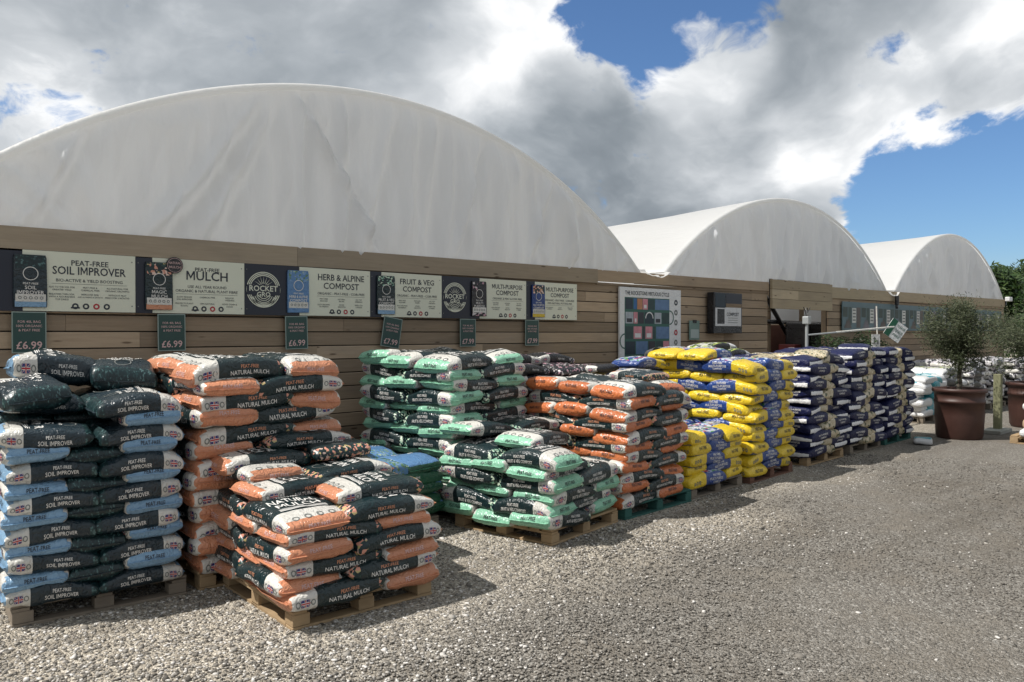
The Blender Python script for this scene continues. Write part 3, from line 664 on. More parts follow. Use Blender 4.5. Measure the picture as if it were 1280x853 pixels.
sign_board('cream HERB & ALPINE COMPOST sign with a navy emblem panel and light blue bag',3.364,3.97,4.85,[('HERB & ALPINE',.066),('COMPOST',.066)],['ORGANIC - PEAT-FREE - COIR-FREE'],SM3,F_sky,F_sky,P_sky,['PEAT-FREE','HERB & ALPINE','COMPOST'],True)
sign_board('cream FRUIT & VEG COMPOST sign with a dark green bag picture',4.854,5.005,5.882,[('FRUIT & VEG',.062),('COMPOST',.062)],['ORGANIC - PEAT-FREE - COIR-FREE'],SM3,F_dark,F_blue,P_mint,['PEAT-FREE','FRUIT & VEG','COMPOST'])
sign_board('cream MULTI-PURPOSE COMPOST sign beside the navy emblem panel with a purple-brown bag',5.886,6.50,7.33,[('MULTI-PURPOSE',.056),('COMPOST',.060)],['ORGANIC & PEAT & COIR FREE'],SM3,F_black,P_pink,P_pink,['PEAT-FREE','MULTI','PURPOSE'],True)
sign_board('cream MULTI-PURPOSE COMPOST sign with a royal blue bag, last in the row',7.334,7.50,8.352,[('MULTI-PURPOSE',.056),('COMPOST',.056)],['ORGANIC - PEAT-FREE - COIR-FREE','100% NATURAL POTTING MIX'],SM3[1:],F_royal,F_yel,P_orange,['PEAT-FREE','MULTI-PURPOSE','COMPOST'])
rb=empty('round_sticker',(2.665,SY-.03,2.45)); tag(rb,'dark round sticker on the MULCH sign beside its bag picture','sticker')
mb=MB(); mb.bar((0,0,0),(0,.02,0),.078,F_black,28); mb.build('disc',rb)
mb=MB()
for q,s in ((.022,'NATURAL'),(-.018,'MULCH')): v,f=tx(s,.022,.11,.015); decal(mb,v,f,I_pinkp,0,q,-.002)
v,f=ring2(.066,.069,26); decal(mb,v,f,I_pinkp,0,0,-.002); mb.build('lettering',rb)
for (xc,tilt,price,under,lab) in ((1.465,0,'£6.99','SOIL IMPROVER','dark green £6.99 price card under the SOIL IMPROVER sign'),(2.64,-.01,'£6.99','MULCH','dark green £6.99 price card under the MULCH sign'),
    (3.93,-.02,'£6.99','HERB','dark green £6.99 price card under the HERB & ALPINE sign'),(5.17,.16,'£7.99','F','crooked dark green £7.99 price card under the FRUIT & VEG sign'),
    (6.30,0,'£7.99','','dark green £7.99 price card under the purple-brown bag picture'),(7.44,0,'£7.99','','dark green £7.99 price card under the royal blue bag picture, last one')):
    r=empty('price_card',(xc,SY-.01,1.985)); r.rotation_euler=(0,tilt,0); tag(r,lab,'price card','price cards hanging under the signs')
    mb=MB(); mb.box(-.128,.128,0,.008,-.352,0,M_tagrim); mb.box(-.119,.119,-.002,.0,-.343,-.009,M_tagb); mb.build('card',r)
    mb=MB()
    for i,s in enumerate(('FOR 40L BAG','100% ORGANIC','& PEAT FREE')): v,f=tx(s,.020,.19,.012); decal(mb,v,f,I_pinkp,0,-.085-.036*i,-.004)
    v,f=tx(price,.062,.19,.03); decal(mb,v,f,I_pinkp,0,-.285,-.004); mb.build('lettering',r)
# poster
r=empty('poster_board',(9.31,WY-.06,1.38)); tag(r,'large white poster of dark picture rows headed VIRTUOUS CYCLE between the tunnels','poster')
mb=MB(); mb.box(0,1.60,0,.03,0,1.14,F_white); mb.build('board',r)
pc=[mat('pic_%d'%i,col=c,rough=.5,vary=.5,vscale=11) for i,c in enumerate([(.015,.03,.045),(.03,.12,.30),(.45,.20,.10),(.55,.22,.26),(.02,.05,.05),(.10,.18,.32),(.03,.03,.04),(.35,.38,.42)])]
M_deepgreen=mat('poster_green',col=(.03,.11,.085),rough=.5)
mb=MB(); v,f=rect2(.12,1.28,.06,.985); decal(mb,v,f,M_deepgreen,0,0,-.001)
rows=[(.80,.97,[(.14,.32,0),(.34,.42,1),(.43,.56,2),(.57,.70,3),(.71,.88,4),(.89,1.27,5)]),(.575,.755,[(.14,.33,7),(.34,.44,3),(.46,.60,6),(.62,.86,0),(.88,1.06,7),(1.08,1.27,4)]),(.335,.53,[(.14,.32,4),(.34,.55,3),(.57,.62,6),(.64,.82,3),(.84,.90,4),(.92,1.27,5)]),(.09,.295,[(.14,.38,0),(.40,.70,5),(.72,.90,6),(.92,1.10,4),(1.11,1.27,3)])]
for z0,z1,L in rows:
    for a,b,k in L:
        v,f=rect2(a,b,z0,z1); decal(mb,v,f,pc[k],0,0,-.002)
        if k in (3,7): v,f=rect2(a+.03,b-.03,z0+.02,(z0+z1)/2-.01); decal(mb,v,f,pc[6] if k==7 else F_white,0,0,-.003)
v,f=ring2(.085,.105,16,.74,.66,0,PI); decal(mb,v,f,F_white,0,0,-.004)
for (cx,cz,a0,a1) in ((1.28,.68,-90,90),(.12,.30,90,270)): v,f=ring2(.10,.12,16,cx,cz,R(a0),R(a1)); decal(mb,v,f,M_deepgreen,0,0,-.004)
mb.build('picture_rows',r)
mb=MB(); v,f=tx('THE ROCKSTONS VIRTUOUS CYCLE',.066,1.14,.03); decal(mb,v,f,I_sign,.70,1.055,-.003); mb.build('lettering',r)
for i in range(6):
    mb=MB(); v,f=ring2(.02,.048,14); decal(mb,v,f,(I_sign,I_grey,I_grey,I_red,I_grey,M_deepgreen)[i],1.46,.93-.165*i,-.003); mb.build('award_icon',r)
r=empty('clipboard',(11.34,WY-.03,1.69)); tag(r,'small grey-green clipboard hanging on the wall right of the big poster','clipboard')
mb=MB(); mb.box(-.15,.15,-.012,0,0,.33,mat('clip_green',col=(.16,.24,.21),rough=.5)); mb.build('board',r); mb=MB(); mb.box(-.12,.12,-.018,-.013,.03,.18,mat('clip_paper',col=(.36,.42,.40),rough=.6)); mb.build('paper',r); mb=MB(); mb.box(-.05,.05,-.024,-.013,.29,.34,F_black); mb.build('clip',r)
r=empty('leaflet_case',(12.18,WY-.02,1.80)); tag(r,'dark leaflet case with a white lower panel fixed to the wall before the opening','sign')
mb=MB(); mb.box(-.46,.46,-.16,-.02,.0,.72,F_black); mb.build('case',r,bevel=.01)
mb=MB(); v,f=rect2(-.42,.42,.13,.46); decal(mb,v,f,F_white,0,0,-.163); v,f=rect2(-.42,-.10,.45,.70); decal(mb,v,f,pc[0],0,0,-.163); v,f=rect2(-.08,.44,.53,.70); decal(mb,v,f,M_navyb,0,0,-.1625); v,f=rect2(-.08,.44,.46,.53); decal(mb,v,f,M_wall,0,0,-.1625); v,f=rect2(-.36,-.13,.17,.43); decal(mb,v,f,F_black,0,0,-.165); mb.build('panel',r)
mb=MB(); v,f=tx('COMPOST',.06,.40,.03); decal(mb,v,f,I_sign,.14,.34,-.166)
for q in range(3): v,f=rect2(-.02,.30,.27-.04*q,.278-.04*q); decal(mb,v,f,I_grey,0,0,-.166)
mb.build('lettering',r)
# picture boards along the far wall
M_tealb=mat('board_teal',col=(.09,.15,.17),rough=.45,vary=.3,vscale=3)
pl=[mat('pic_leaf_%d'%i,col=c,rough=.5,vary=.6,vscale=7) for i,c in enumerate([(.03,.05,.04),(.10,.08,.07),(.16,.14,.16),(.04,.07,.06)])]
names=['grey stones','brown bark','pale gravel','dark slate','green slate','pink chippings','grey cobbles','white pebbles','brown soil','dark bark','buff grit','grey granite']
x=17.0; k=0
LBN=['first','second','third','fourth','fifth','sixth','seventh','eighth','ninth','tenth','eleventh','twelfth']
while x<28.4:
    w=.955; r=empty('picture_board',(x,WY-.055,1.87)); tag(r,'teal picture board with a white card on far wall, %s from the opening'%LBN[k],'sign','picture boards along the far wall')
    mb=MB(); mb.box(0,w-.006,0,.018,0,.64,M_tealb); mb.build('board',r)
    mb=MB(); v,f=rect2(.03,.26,.30,.52); decal(mb,v,f,pl[0],0,0,-.002); v,f=rect2(.30,.46,.12,.52); decal(mb,v,f,pl[3],0,0,-.002)
    V=[(.10+.36*i/12,.06+ (.18+.12*mn.noise((i*.9,k*3.1,0)))*(1-abs(i/6-1)**2)) for i in range(13)]+[(.46,.05),(.10,.05)]; decal(mb,np.array(V),[tuple(range(15))],pl[2 if k%2 else 1],0,0,-.004)
    v,f=rect2(.72,.93,.06,.52); decal(mb,v,f,pl[(k+1)%4],0,0,-.002); mb.build('picture',r)
    mb=MB(); v,f=rect2(.49,.70,.17,.50); decal(mb,v,f,F_label,0,0,-.003); mb.build('card',r)
    mb=MB()
    for q in range(4): v,f=rect2(.52,.67,.44-.075*q,.47-.075*q); decal(mb,v,f,I_grey,0,0,-.005)
    mb.build('printed_lines',r); x+=w; k+=1
# ------------------------------------------------------------------ things in the opening
M_brick=mat('red_brown_boards',col=(.16,.065,.045),rough=.8,vary=.4,vscale=4)
r=empty('shop_interior',(18.0,WY+1.7,0)); tag(r,'red-brown boarded partition with pale panels above it, seen through the wall opening','partition')
mb=MB(); mb.box(-3.5,3.5,0,.06,0,2.0,M_brick); mb.build('boards',r)
mb=MB(); mb.box(-3.5,3.5,-.01,.05,2.02,3.4,mat('white_panel',col=(.88,.88,.88),rough=.6)); mb.build('pale_panel',r)
for xx in (-1.4,.2,1.7): mb=MB(); mb.bar((xx,-.2,0),(xx,-.2,3.2),.06,M_wall,8); mb.build('post',r)
mb=MB(); mb.bar((-3.4,-.3,2.1),(3.2,-.3,2.0),.05,F_black,8); mb.bar((-2.2,-.35,3.0),(-.6,-.35,1.6),.05,F_black,8); mb.build('rail',r)
r=empty('black_bin',(17.35,WY+.95,0)); tag(r,'tall dark machine standing inside the wall opening','machine')
mb=MB(); mb.box(-.45,.5,-.3,.3,0,2.05,F_black); mb.build('body',r,bevel=.04); mb=MB(); mb.box(-.2,.1,-.33,-.305,1.2,1.6,pc[6]); mb.build('panel',r)
r=empty('red_crate',(16.75,WY+1.05,1.25)); tag(r,'red crate on a shelf inside the wall opening','crate')
mb=MB(); mb.box(-.15,.15,-.2,.2,0,.3,mat('red_plastic',col=(.16,.03,.03),rough=.5)); mb.build('crate_body',r,bevel=.02); mb=MB(); mb.box(-.9,.6,-.3,.3,-.08,-.003,M_pale); mb.build('shelf',r)
# barrier arm, its post, and small signs
M_alu=mat('galvanised',col=(.42,.44,.44),rough=.4,metal=.3,vary=.15)
r=empty('barrier_post',(12.75,6.35,0)); tag(r,'grey metal post with a box head and wires standing behind the yellow bags','post')
mb=MB(); mb.bar((0,0,0),(0,0,1.97),.026,M_alu); mb.build('shaft',r); mb=MB(); mb.box(-.055,.055,-.055,.055,1.96,2.09,M_alu); mb.build('box_head',r,bevel=.01)
mb=MB()
for s in (-1,1): mb.bar((0,0,2.08),(s*.05,0,2.17),.007,F_black,6); mb.bar((s*.05,0,2.17),(s*.02,0,2.24),.007,F_black,6); mb.bar((s*.05,0,2.17),(s*.12,0,2.25),.007,F_black,6)
mb.build('wire',r)
r=empty('boom_barrier',(12.85,6.4,1.77)); tag(r,'long white sloping barrier arm in front of the wall opening','barrier')
mb=MB(); mb.bar((0,0,0),(4.1,.1,.17),.015,M_alu,10); mb.bar((1.2,.03,.05),(4.0,.1,.166),.019,F_label,10); mb.build('pole',r)
r=empty('sign_pole',(16.30,6.55,0),R(-38)); tag(r,'thin pale pole with a small white notice above the navy stacks','sign')
mb=MB(); mb.bar((0,0,0),(-.08,0,2.36),.014,F_label,8); mb.build('pole',r); mb=MB(); mb.box(-.20,-.03,-.05,-.03,1.52,1.78,F_white); mb.build('notice',r)
mb=MB(); v,f=rect2(-.16,-.13,1.58,1.73); decal(mb,v,f,I_grey,0,0,-.053); v,f=rect2(-.10,-.06,1.58,1.66); decal(mb,v,f,I_grey,0,0,-.053); mb.build('print',r)
r=empty('diamond_sign',(16.95,6.5,1.86)); r.rotation_euler=(0,R(35),R(-40)); tag(r,'tilted square sign, half dark green half white, hanging beside the white notice','sign')
mb=MB(); mb.box(-.19,.19,-.015,.0,-.19,.19,F_white); mb.build('board',r); mb=MB(); v,f=rect2(-.19,-.06,-.19,.19); decal(mb,v,f,mat('sign_green',col=(.012,.09,.05),rough=.5),0,0,-.018); mb.build('green_half',r)
mb=MB()
for q,s in enumerate(('PLEASE','QUEUE','HERE')): v,f=tx(s,.05,.19,.02); decal(mb,v,f,M_deepgreen,.07,.11-.10*q,-.018)
mb.build('lettering',r)
def leaf_cloud(mb,c,rad,n,size,mats,rng,shape=None):
    for i in range(n):
        d=Vector((rng.gauss(0,1),rng.gauss(0,1),rng.gauss(0,1))).normalized()*rng.random()**.45
        p=Vector((c[0]+d.x*rad[0],c[1]+d.y*rad[1],c[2]+d.z*rad[2])); a=Vector((rng.gauss(0,1),rng.gauss(0,1),rng.gauss(0,.8))).normalized(); b=a.orthogonal().normalized()
        s=size*rng.uniform(.6,1.4); q=rng.uniform(.25,.42)
        mb.add([p-a*s,p+b*s*q,p+a*s,p-b*s*q],[(0,1,2,3)],mats[rng.randrange(len(mats))])
def leafm(n,c):
    def fn(t,b,co,out):
        tl=t.n('ShaderNodeBsdfTranslucent'); tl.inputs[0].default_value=(*c,1); mx=t.n('ShaderNodeMixShader'); mx.inputs[0].default_value=.3
        t.link(b.outputs[0],mx.inputs[1]); t.link(tl.outputs[0],mx.inputs[2]); t.link(mx.outputs[0],out.inputs[0])
    return mat(n,fn,c,.5,.4)
OL=[leafm('olive_leaf_%d'%i,c) for i,c in enumerate([(.052,.066,.030),(.080,.094,.046),(.13,.14,.08),(.032,.044,.018)])]
GL=[leafm('tree_leaf_%d'%i,c) for i,c in enumerate([(.03,.065,.016),(.045,.085,.022),(.07,.11,.03),(.02,.045,.012)])]
M_bark=mat('bark',col=(.10,.085,.065),rough=.9,vary=.4,vscale=9,bump=(14,.6,.02))
rg=random.Random(5)
for i,(xx,yy,lab) in enumerate(((15.6,6.9,'dark leafy shrubs along the wall right of the opening, behind the navy stacks'),)):
    r=empty('shrub',(xx,yy,0)); tag(r,lab,'shrub'); mb=MB()
    for k in range(9): leaf_cloud(mb,(-1.0+.3*k,rg.uniform(-.1,.1),1.5+rg.uniform(-.1,.12)),(.28,.25,.28),330,.035,GL[:2]+GL[3:],rg)
    mb.build('foliage',r); mb=MB()
    for k in range(9): mb.bar((-1.0+.3*k,0,0),(-1.0+.3*k,0,1.5),.02,M_bark,6)
    mb.build('stem',r)
# ------------------------------------------------------------------ pallets
def pallet_wood(n,a,b):
    def fn(t,bs,co,out):
        gr=t.noise(t.vm('MULTIPLY',co,(2,9,30)),2.2,5,.6).outputs[0]; st=t.noise(co,3.2,4,.6).outputs[0]
        c=t.mix(gr,a,b); c=t.mix(t.ss(st,.45,.75,0,.5),c,tuple(x*.45 for x in a)); t.link(c,bs.inputs['Base Color'])
        bp=t.n('ShaderNodeBump'); bp.inputs['Strength'].default_value=.4; bp.inputs['Distance'].default_value=.006; t.link(gr,bp.inputs['Height']); t.link(bp.outputs[0],bs.inputs['Normal'])
    return mat(n,fn,a,.85,.2)
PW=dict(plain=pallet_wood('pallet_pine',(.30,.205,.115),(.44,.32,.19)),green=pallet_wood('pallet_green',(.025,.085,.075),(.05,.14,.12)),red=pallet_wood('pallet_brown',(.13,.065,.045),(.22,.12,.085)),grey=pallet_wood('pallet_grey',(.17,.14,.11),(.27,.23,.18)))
def pallet(corner,yaw,wf,dl,wood,label):
    r=empty('pallet',(corner[0],corner[1],0),yaw); tag(r,label,'pallet','wooden pallets under the bag stacks'); m=PW[wood]; rr=random.Random(int(corner[0]*100))
    mb=MB(); n=9 if dl>1 else 8; pw=dl/n
    for i in range(n): mb.box(rr.uniform(-.008,.008),wf+rr.uniform(-.008,.008),i*pw+.012,(i+1)*pw-.012+rr.uniform(-.004,.004),.115,.135,m)
    mb.build('top_deck',r,bevel=.003)
    mb=MB()
    for i in range(3): x0=(0,wf/2-.05,wf-.10)[i]; mb.box(x0+.004,x0+.096,.004,dl-.004,.095,.1135,m)
    mb.build('cross_board',r)
    for i in range(3):
        for j in range(3):
            x0=(.0,wf/2-.06,wf-.12)[i]; y0=(.0,dl/2-.06,dl-.12)[j]; mb=MB(); mb.box(x0+.003,x0+.117,y0+.003,y0+.117,.022,.0935,m); mb.build('block',r,bevel=.004)
    for j in range(3):
        y0=(0,dl/2-.05,dl-.10)[j]; mb=MB(); mb.box(0,wf,y0,y0+.10,.002,.0205,m); mb.build('base_board',r,bevel=.003)
    for i in (0,1):
        x0=(0,wf-.10)[i]; mb=MB(); mb.box(x0,x0+.10,.103,dl-.103,.002,.0205,m); mb.build('base_board',r)
# ------------------------------------------------------------------ bag stacks
# S1 soil improver: blocks of long sides alternating with rows of ends
def soil_stack():
    cx0,cy0,yaw=.925,5.50,R(-5); Wf=1.10; pitch=.0955; grp='bags on the leftmost soil improver stack'
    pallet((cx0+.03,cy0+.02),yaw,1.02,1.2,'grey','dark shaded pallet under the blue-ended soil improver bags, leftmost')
    c,s=math.cos(yaw),math.sin(yaw); H=.135
    def P(bx,by,k,rz,nm,bl,bw,zz=None,tilt=(0,0),pt=pitch,vis=True):
        bx=bx*.92+random.gauss(0,.012); by+=random.gauss(0,.012)
        if abs(math.sin(rz))<.5: bl*=.92
        else: bw*=.92
        put_bag('soil',cx0+bx*c-by*s,cy0+bx*s+by*c,.135+(k+.5)*pitch if zz is None else zz,rz+yaw+random.gauss(0,.02),'blue-ended soil bag %s, %s, leftmost stack'%(lay(k),nm),grp,(bl*1.05/.66,bw*1.06/.445,pt*random.uniform(1.46,1.6)/H),True,tilt)
    for k in range(13):
        if k%2==0:
            if k<=10: P(.275,.215,k,0,'front left',.55,.43)
            P(.825,.215,k,PI,'front right',.55,.43)
            P(.275,.645,k,0,'second row left',.55,.43); P(.825,.645,k,PI,'second row right',.55,.43)
            if k>=10: P(.275,1.07,k,0,'third row left',.55,.43); P(.825,1.07,k,PI,'third row right',.55,.43)
        else:
            for i,nm in enumerate(('left','middle','right')):
                if i<2 and k>10: 
                    pass
                else: P(.19+.36*i,.31 if i!=1 else .34,k,(PI/2,-PI/2,PI/2)[i],'front '+nm,.62,.375)
                if i!=1 or k>=9: P(.19+.36*i,.93,k,-PI/2,'back '+nm,.62,.375)
    # loose courses on the back rows
    P(.18,.62,13,-PI/2+.1,'loose, leaf-print end out',.62,.42,1.40,(.06,0),.12); P(.42,1.0,13,0,'long and dark at back left',.62,.42,1.545,(0,0),.135)
    P(.86,.98,13,-PI/2-.06,'leaf-print end, back right',.62,.46,1.50,(-.05,0),.14)
soil_stack()
# S2 tall mulch stack
pallet((2.06,5.44),R(-2),1.02,1.16,'plain','pallet under the tall orange-ended mulch stack, mostly hidden')
stack('mulch','orange-ended mulch bag','tall mulch stack','bags on the tall mulch stack',(2.04,5.42),R(-2),1.09,1.22,13,.1125,0,full=True)
# S3 nearest mulch stack
pallet((2.19,4.32),R(-2),1.02,1.15,'plain','pine pallet in the sun under the nearest half-empty mulch stack')
stack('mulch','orange-ended mulch bag','nearest stack','bags on the nearest mulch stack',(2.14,4.30),R(-2),1.09,1.28,6,.092,0,full=True)
def loose(pk,desc,grp,items,seam=True):
    for (x,y,z,rz,sc,tilt,what) in items: put_bag(pk,x,y,z,rz,'%s %s'%(desc,what),grp,sc,seam,tilt)
g3='loose bags on top of the nearest mulch stack'
loose('mulch','orange-ended mulch bag',g3,[
 (2.90,4.60,.745,R(-7),(1.0,1.0,.98),(0,.03),'lying alone on the front right of the nearest stack'),
 (2.50,4.98,.745,R(3),(1.0,.98,.90),(0,0),'with its white label left, second row of nearest stack'),
 (2.42,5.30,.835,R(95),(.9,1.0,.85),(.04,.0),'with leaf print facing front, behind the second row'),
 (2.95,5.05,.80,R(178),(1.0,1.0,.9),(0,.03),'showing its lettered top, right of the second row'),
 (2.46,5.38,.90,R(0),(1.0,.95,.95),(0,0),'with orange foot at left, against the tall mulch stack'),
 (3.02,5.36,.93,R(265),(.9,1.0,.85),(0.03,0),'with leaf-print end to the front, back right of nearest stack'),
 (2.86,5.50,1.00,R(176),(1.05,.95,.95),(0,.02),'highest on the back right, label at its right end'),
])
# S4 low blue stack behind
stack('herb','blue and green bag','low blue stack','bags on the low blue stack',(3.32,5.62),R(2),1.05,1.2,5,.105,0,full=False)
loose('herb','blue and green bag','bags on the low blue stack',[(3.62,6.45,.76,R(4),(1,1,.9),(0,0),'on the back of the low blue stack, by the tall mulch')])
pallet((3.32,5.62),R(2),1.0,1.15,'grey','hidden pallet under the low blue and green bags')
# S5 taller mint stack
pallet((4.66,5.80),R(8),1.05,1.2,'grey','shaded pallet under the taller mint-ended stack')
stack('mint','mint-ended compost bag','taller mint stack','bags on the taller mint stack',(4.60,5.74),R(8),1.14,1.32,13,.1115,0,full=False,jit=.022,lean=(-.006,.004))
# S6 front mint stack
pallet((4.68,4.57),R(8.5),1.08,1.12,'plain','sunlit pine pallet under the front mint-ended stack')
g6='bags on the front mint stack'
stack('mint','mint-ended compost bag','front mint stack',g6,(4.62,4.55),R(8.5),1.12,1.26,4,.107,0,full=True,jit=.02)
stack('mint','mint-ended compost bag','upper front mint stack',g6,(4.62,4.55),R(8.5),1.12,1.26,2,.107,0,z0=.135+4*.107,full=True,jit=.02,keep=lambda k,n:'left' in n)
loose('mint','mint-ended compost bag',g6,[
 (5.02,5.14,.84,R(10),(1.0,1.0,.98),(0,.03),'lying crosswise on top of the front mint stack'),
 (5.20,5.72,.80,R(100),(1,1,.9),(0,0),'with leaf print showing, at the back of front mint stack'),
 (4.80,5.66,.90,R(4),(1.0,1.0,.98),(0,.04),'highest on the back of front mint stack, end lit'),
 (5.42,5.70,.88,R(184),(1.0,1.0,.95),(0,0),'dark side out, back right of the front mint stack'),
])
# S7 rust stack
pallet((5.84,4.72),R(3),1.2,1.15,'green','blue-green painted pallet under the rust-ended stack')
stack('rust','rust-ended compost bag','rust-ended stack','bags on the rust-ended stack',(5.80,4.70),R(3),1.09,1.30,11,.1055,0,seam=False)
loose('mulch','red and white bag','loose bags behind the rust-ended stack',[(6.60,5.15,1.35,R(-95),(.85,.85,.8),(.05,.05),'lying on top of the rust-ended stack at its right')],False)
# black and pink bags behind
gp='dark bags behind the rust-ended stack'
W8=[(5.95,6.35,1.40,R(5),'lower left'),(6.55,6.35,1.39,R(-92),'lower right'),(6.05,6.60,1.50,R(175),'upper left'),(6.65,6.62,1.50,R(3),'upper right'),(7.2,6.4,1.36,R(90),'by the yellow ones')]
for (x,y,z,rz,nm) in W8: put_bag('pink','' and 0 or x,y,z,rz,'black bag with pink print above the rust-ended stack, %s'%nm,gp,(1,1,.95),False)
stack('pink','pink print bag','back row','black bags in the back row',(5.75,6.10),R(0),1.09,1.20,11,.108,0,seam=False,keep=lambda k,n:k>6)
gy='yellow bags behind the rust-ended stack'
stack('yellow','yellow and blue bag','back row stack','yellow bags in the back row',(7.0,6.25),R(2),1.15,1.2,11,.108,1,seam=False,keep=lambda k,n:k>5)
pallet((5.8,6.12),0,1.0,1.1,'grey','hidden pallet under the black bags in the back row'); pallet((7.05,6.27),R(2),1.0,1.1,'grey','hidden pallet under the yellow bags in the back row')
stack('pink','pink print bag','back row base','black bags in the back row',(5.75,6.10),0,1.09,1.2,7,.108,0,seam=False,keep=lambda k,n:'front' in n or 'back left' in n)
stack('yellow','yellow and blue bag','back row base','yellow bags in the back row',(7.0,6.25),R(2),1.15,1.2,6,.108,1,seam=False,keep=lambda k,n:'front' in n or 'back left' in n)
# S9 short yellow, S10 tall yellow
pallet((7.12,4.84),R(2),1.1,1.1,'grey','shaded grey pallet under the short yellow stack')
stack('yellow','yellow and blue bag','short yellow stack','bags on the short yellow stack',(7.08,4.82),R(3),1.12,1.15,5,.112,0,seam=False,jit=.02)
pallet((8.36,4.86),R(3),1.16,1.15,'red','red-brown pallet under the tall yellow stack')
stack('yellow','yellow and blue bag','tall yellow stack','bags on the tall yellow stack',(8.33,4.84),R(3),1.17,1.30,11,.1195,1,seam=False,jit=.02)
loose('yellow','yellow and blue bag','loose bags on the tall yellow stack',[
 (8.55,5.62,1.545,R(0),(1.0,1.02,1.05),(0,.0),'on the back left of the tall yellow stack, lettered end'),(8.50,6.05,1.55,R(2),(1.0,1.0,1.0),(0,0),'farthest back on top of the tall yellow stack'),
 (7.75,6.05,1.44,R(185),(1.0,1.0,1.0),(0,0),'bridging behind the short yellow stack')],False)
stack('lime','lime print bag','pale stack behind','pale bags behind the yellow stack',(9.35,6.05),R(0),1.1,1.2,12,.118,0,seam=False,keep=lambda k,n:k>6)
stack('lime','lime print bag','pale stack base','pale bags behind the yellow stack',(9.35,6.05),0,1.1,1.2,7,.118,0,seam=False,keep=lambda k,n:'front' in n or 'back left' in n)
loose('lime','white and lime bag','pale bags behind the yellow stack',[(9.9,6.4,1.60,R(170),(1,1,1),(0,.05),'slumped on top of the pale stack behind the yellow')],False)
pallet((9.4,6.08),0,1.0,1.1,'grey','hidden pallet under the pale bags behind the yellow stack')
# navy stacks
for i,(x,nm,n,pt) in enumerate(((9.98,'nearest navy stack',12,.1115),(11.42,'middle navy stack',12,.1165),(12.80,'farthest navy stack',12,.1165))):
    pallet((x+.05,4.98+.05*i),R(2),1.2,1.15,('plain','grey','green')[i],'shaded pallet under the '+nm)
    stack('navy','navy and tan bag',nm,'bags on the '+nm,(x,4.94+.05*i),R(2.5),1.30,1.28,n,pt,i%2,seam=False,jit=.022)
loose('navy','navy and tan bag','loose bags on the navy stacks',[(10.6,5.2,1.52,R(200),(1,1,.9),(0,.05),'tilted on top of nearest navy stack'),(12.1,5.25,1.58,R(20),(1,1,.85),(.04,0),'tilted on top of middle navy stack')],False)
loose('white','white bag','white bag by the navy stacks',[(13.45,4.72,.055,R(20),(.55,.6,.75),(0,0),'lying on the gravel against the farthest navy stack')],False)
# far stacks behind the pots
for i,(pk,desc,x,y,n,nm) in enumerate((('white','white and teal bag',16.45,5.75,7,'far white stack'),('lime','lime print bag',17.75,5.85,8,'far lime stack'),('grey','dark bag',19.2,5.8,9,'first far black stack'),('grey','dark bag',20.7,5.75,9,'second far black stack'),('grey','dark bag',22.3,5.6,9,'third far black stack'))):
    pallet((x+.03,y+.03),0,1.2,1.1,'grey','far pallet under the '+nm)
    stack(pk,desc,nm,'bags on the '+nm,(x,y),R(random.uniform(-3,4)),1.32,1.25,n,.112,i%2,seam=False,jit=.035)
# ------------------------------------------------------------------ potted olives, post, right-hand pallet
M_terra=mat('terracotta',col=(.056,.025,.019),rough=.5,spec=.4,vary=.35,vscale=5,bump=(20,.15,.01)); M_soil=mat('potting_soil',col=(.05,.038,.028),rough=1,vary=.5,vscale=20)
def olive(x,y,ht,rp,crown,n,lab,seed):
    rr=random.Random(seed); r=empty('potted_olive',(x,y,0)); tag(r,lab,'tree')
    mb=MB(); H=.86; mb.lathe([(rp*.84,0),(rp*.90,.05),(rp*.95,.40),(rp*.955,H-.25),(rp*.985,H-.245),(rp*.985,H-.20),(rp*.96,H-.195),(rp*.97,H-.07),(rp*1.04,H-.065),(rp*1.06,H-.04),(rp*1.05,H),(rp*.97,H),(rp*.93,H-.05),(rp*.90,H-.10)],M_terra,56)
    mb.build('pot',r,True)
    mb=MB(); mb.lathe([(0,H-.07),(rp*.92,H-.085)],M_soil,32); mb.build('soil',r)
    mb=MB(); pts=[Vector((.02*mn.noise((k*.7,seed,0)),.02*mn.noise((k*.7,seed,5)),H-.1+k*.09)) for k in range(int((crown[2]-crown[3]*.6-H+.1)/.09)+2)]
    for a,b,k in zip(pts,pts[1:],range(99)): mb.bar(a,b,.042-.0015*k,M_bark,9,.0405-.0015*k)
    mb.build('trunk',r,True)
    mb=MB(); fo=MB(); tp=pts[-1]
    for q in range(34):
        d=Vector((rr.gauss(0,1),rr.gauss(0,1),rr.gauss(.35,.85))).normalized(); rad=rr.uniform(.55,1.12)
        e=Vector((d.x*crown[0]*rad,d.y*crown[0]*rad,crown[2]+d.z*crown[3]*rad)); mid=(tp+e)/2+Vector((0,0,.06))
        mb.bar(tp,mid,.012,M_bark,5,.008); mb.bar(mid,e,.008,M_bark,5,.002)
        for s in range(n//34):
            f=rr.random()**.6; p=(mid*(1-f)+e*f) if rr.random()<.8 else (tp*(1-f)+mid*f); o=Vector((rr.gauss(0,1),rr.gauss(0,1),rr.gauss(0,1)))*.075*crown[0]/.5; p=p+o
            a=(d*.7+Vector((rr.gauss(0,1),rr.gauss(0,1),rr.gauss(0,1)))).normalized(); b=a.orthogonal().normalized(); s_=rr.uniform(.018,.036)
            fo.add([p,p+a*s_+b*s_*.26,p+a*s_*2,p+a*s_-b*s_*.26],[(0,1,2,3)],OL[rr.choice((0,0,1,1,2,3,3))])
    mb.build('branch',r,True); fo.build('crown',r)
olive(14.72,4.58,2.4,.40,(.55,0,1.78,.60),16500,'olive tree in the brown plant pot nearest the navy stacks, fully in view',3)
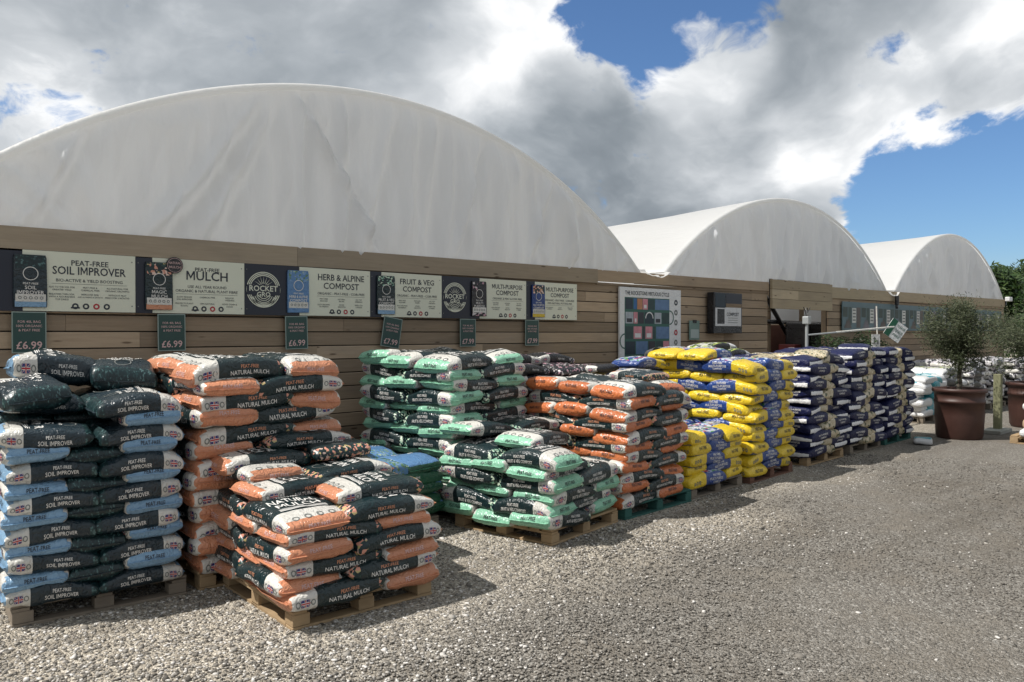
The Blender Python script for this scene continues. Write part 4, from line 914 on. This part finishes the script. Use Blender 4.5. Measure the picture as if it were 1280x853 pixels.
olive(17.55,4.15,2.6,.45,(.85,0,1.74,.70),20000,'olive tree in a brown pot cut by the right edge of the photo',8)
r=empty('wooden_post',(16.05,4.36,0)); tag(r,'weathered greenish square timber post on a concrete foot between the pots','post')
mb=MB(); mb.box(-.06,.06,-.06,.06,.0,1.06,mat('green_timber',col=(.20,.20,.115),rough=.9,vary=.4,vscale=8)); mb.build('shaft',r,bevel=.006); mb=MB(); mb.box(-.42,.28,-.16,.16,.0,.07,mat('concrete',col=(.30,.30,.27),rough=.9,vary=.2)); mb.build('foot',r,bevel=.01)
pallet((14.62,2.80),R(0),1.0,1.0,'plain','small pale pallet at the right edge of the photo under white sacks')
M_card=mat('kraft_sack',col=(.40,.28,.18),rough=.8,vary=.2)
PR['kraft']=dict(film=F_white,end=F_white,label=F_white,head=F_white); PR['brown']=dict(film=M_card,end=M_card,label=M_card,head=M_card)
for k in ('kraft','brown'): BAGS[k]=[bag_mesh(k+'_bag',PR[k],5)]
gk='sacks on the right edge pallet'
for (pk,x,y,z,rz,sc,lab) in (('kraft',14.80,3.40,.20,0,(.8,1.1,1.1),'white sack lying on the small right edge pallet, left side'),('kraft',15.30,3.40,.20,.1,(.8,1.1,1.1),'white sack lying on the small right edge pallet, right side'),('brown',14.98,3.42,.34,0,(.85,1,1.5),'brown paper sack, lower one on the right edge pallet'),('brown',15.0,3.42,.49,.1,(.8,1,1.2),'brown paper sack, upper one on the right edge pallet'),('kraft',14.98,3.42,.62,.05,(.85,1.05,1.1),'white sack topping the brown sacks at right edge')):
    put_bag(pk,x,y,z,rz,lab,gk,sc,False)
# ------------------------------------------------------------------ distant trees
def far_tree(x,y,h,w,lab,seed):
    rr=random.Random(seed); r=empty('tree',(x,y,0)); tag(r,lab,'tree','trees beyond the end of the wall')
    mb=MB(); mb.bar((0,0,0),(0,0,h*.6),.22,M_bark,8,.08)
    for k in range(7): a=k*.9; mb.bar((0,0,h*(.3+.04*k)),(math.cos(a)*w*.6,math.sin(a)*w*.6,h*(.5+.05*k)),.07,M_bark,6,.02)
    mb.build('trunk',r,True); mb=MB()
    for k in range(30):
        d=Vector((rr.gauss(0,1),rr.gauss(0,1),rr.gauss(0,1))).normalized()*rr.uniform(.3,1)
        leaf_cloud(mb,(d.x*w,d.y*w,h*.58+d.z*h*.36),(w*.34,w*.34,h*.13),190,.17,GL,rr)
    mb.build('crown',r)
for i,(x,y,h,w,lab) in enumerate(((44,11.9,5.3,1.7,'broad green tree nearest the end of the wall'),(49,12.2,5.9,2.2,'tall green tree right of the wall end tree'),(58,15.6,6.2,2.6,'green tree farthest back beyond the wall end'),(56,13.1,6.6,3.0,'wide green tree cut by the right edge'))): far_tree(x,y,h,w,lab,40+i)
r=empty('hedge',(40,4.5,0)); tag(r,'dark green hedge behind the right-hand potted olive','hedge'); mb=MB(); rg=random.Random(9)
for k in range(26): leaf_cloud(mb,(rg.uniform(-1.5,1.5),-5+.42*k,1.25+rg.uniform(-.3,.4)),(1.1,.8,1.5),420,.15,GL,rg)
mb.build('foliage',r); mb=MB()
for k in range(12): mb.bar((0,-5+.9*k,0),(.2,-5+.9*k,1.6),.05,M_bark,6)
mb.build('stem',r)
print('BAGS',_cnt['n'],'bad labels',_cnt['bad'])
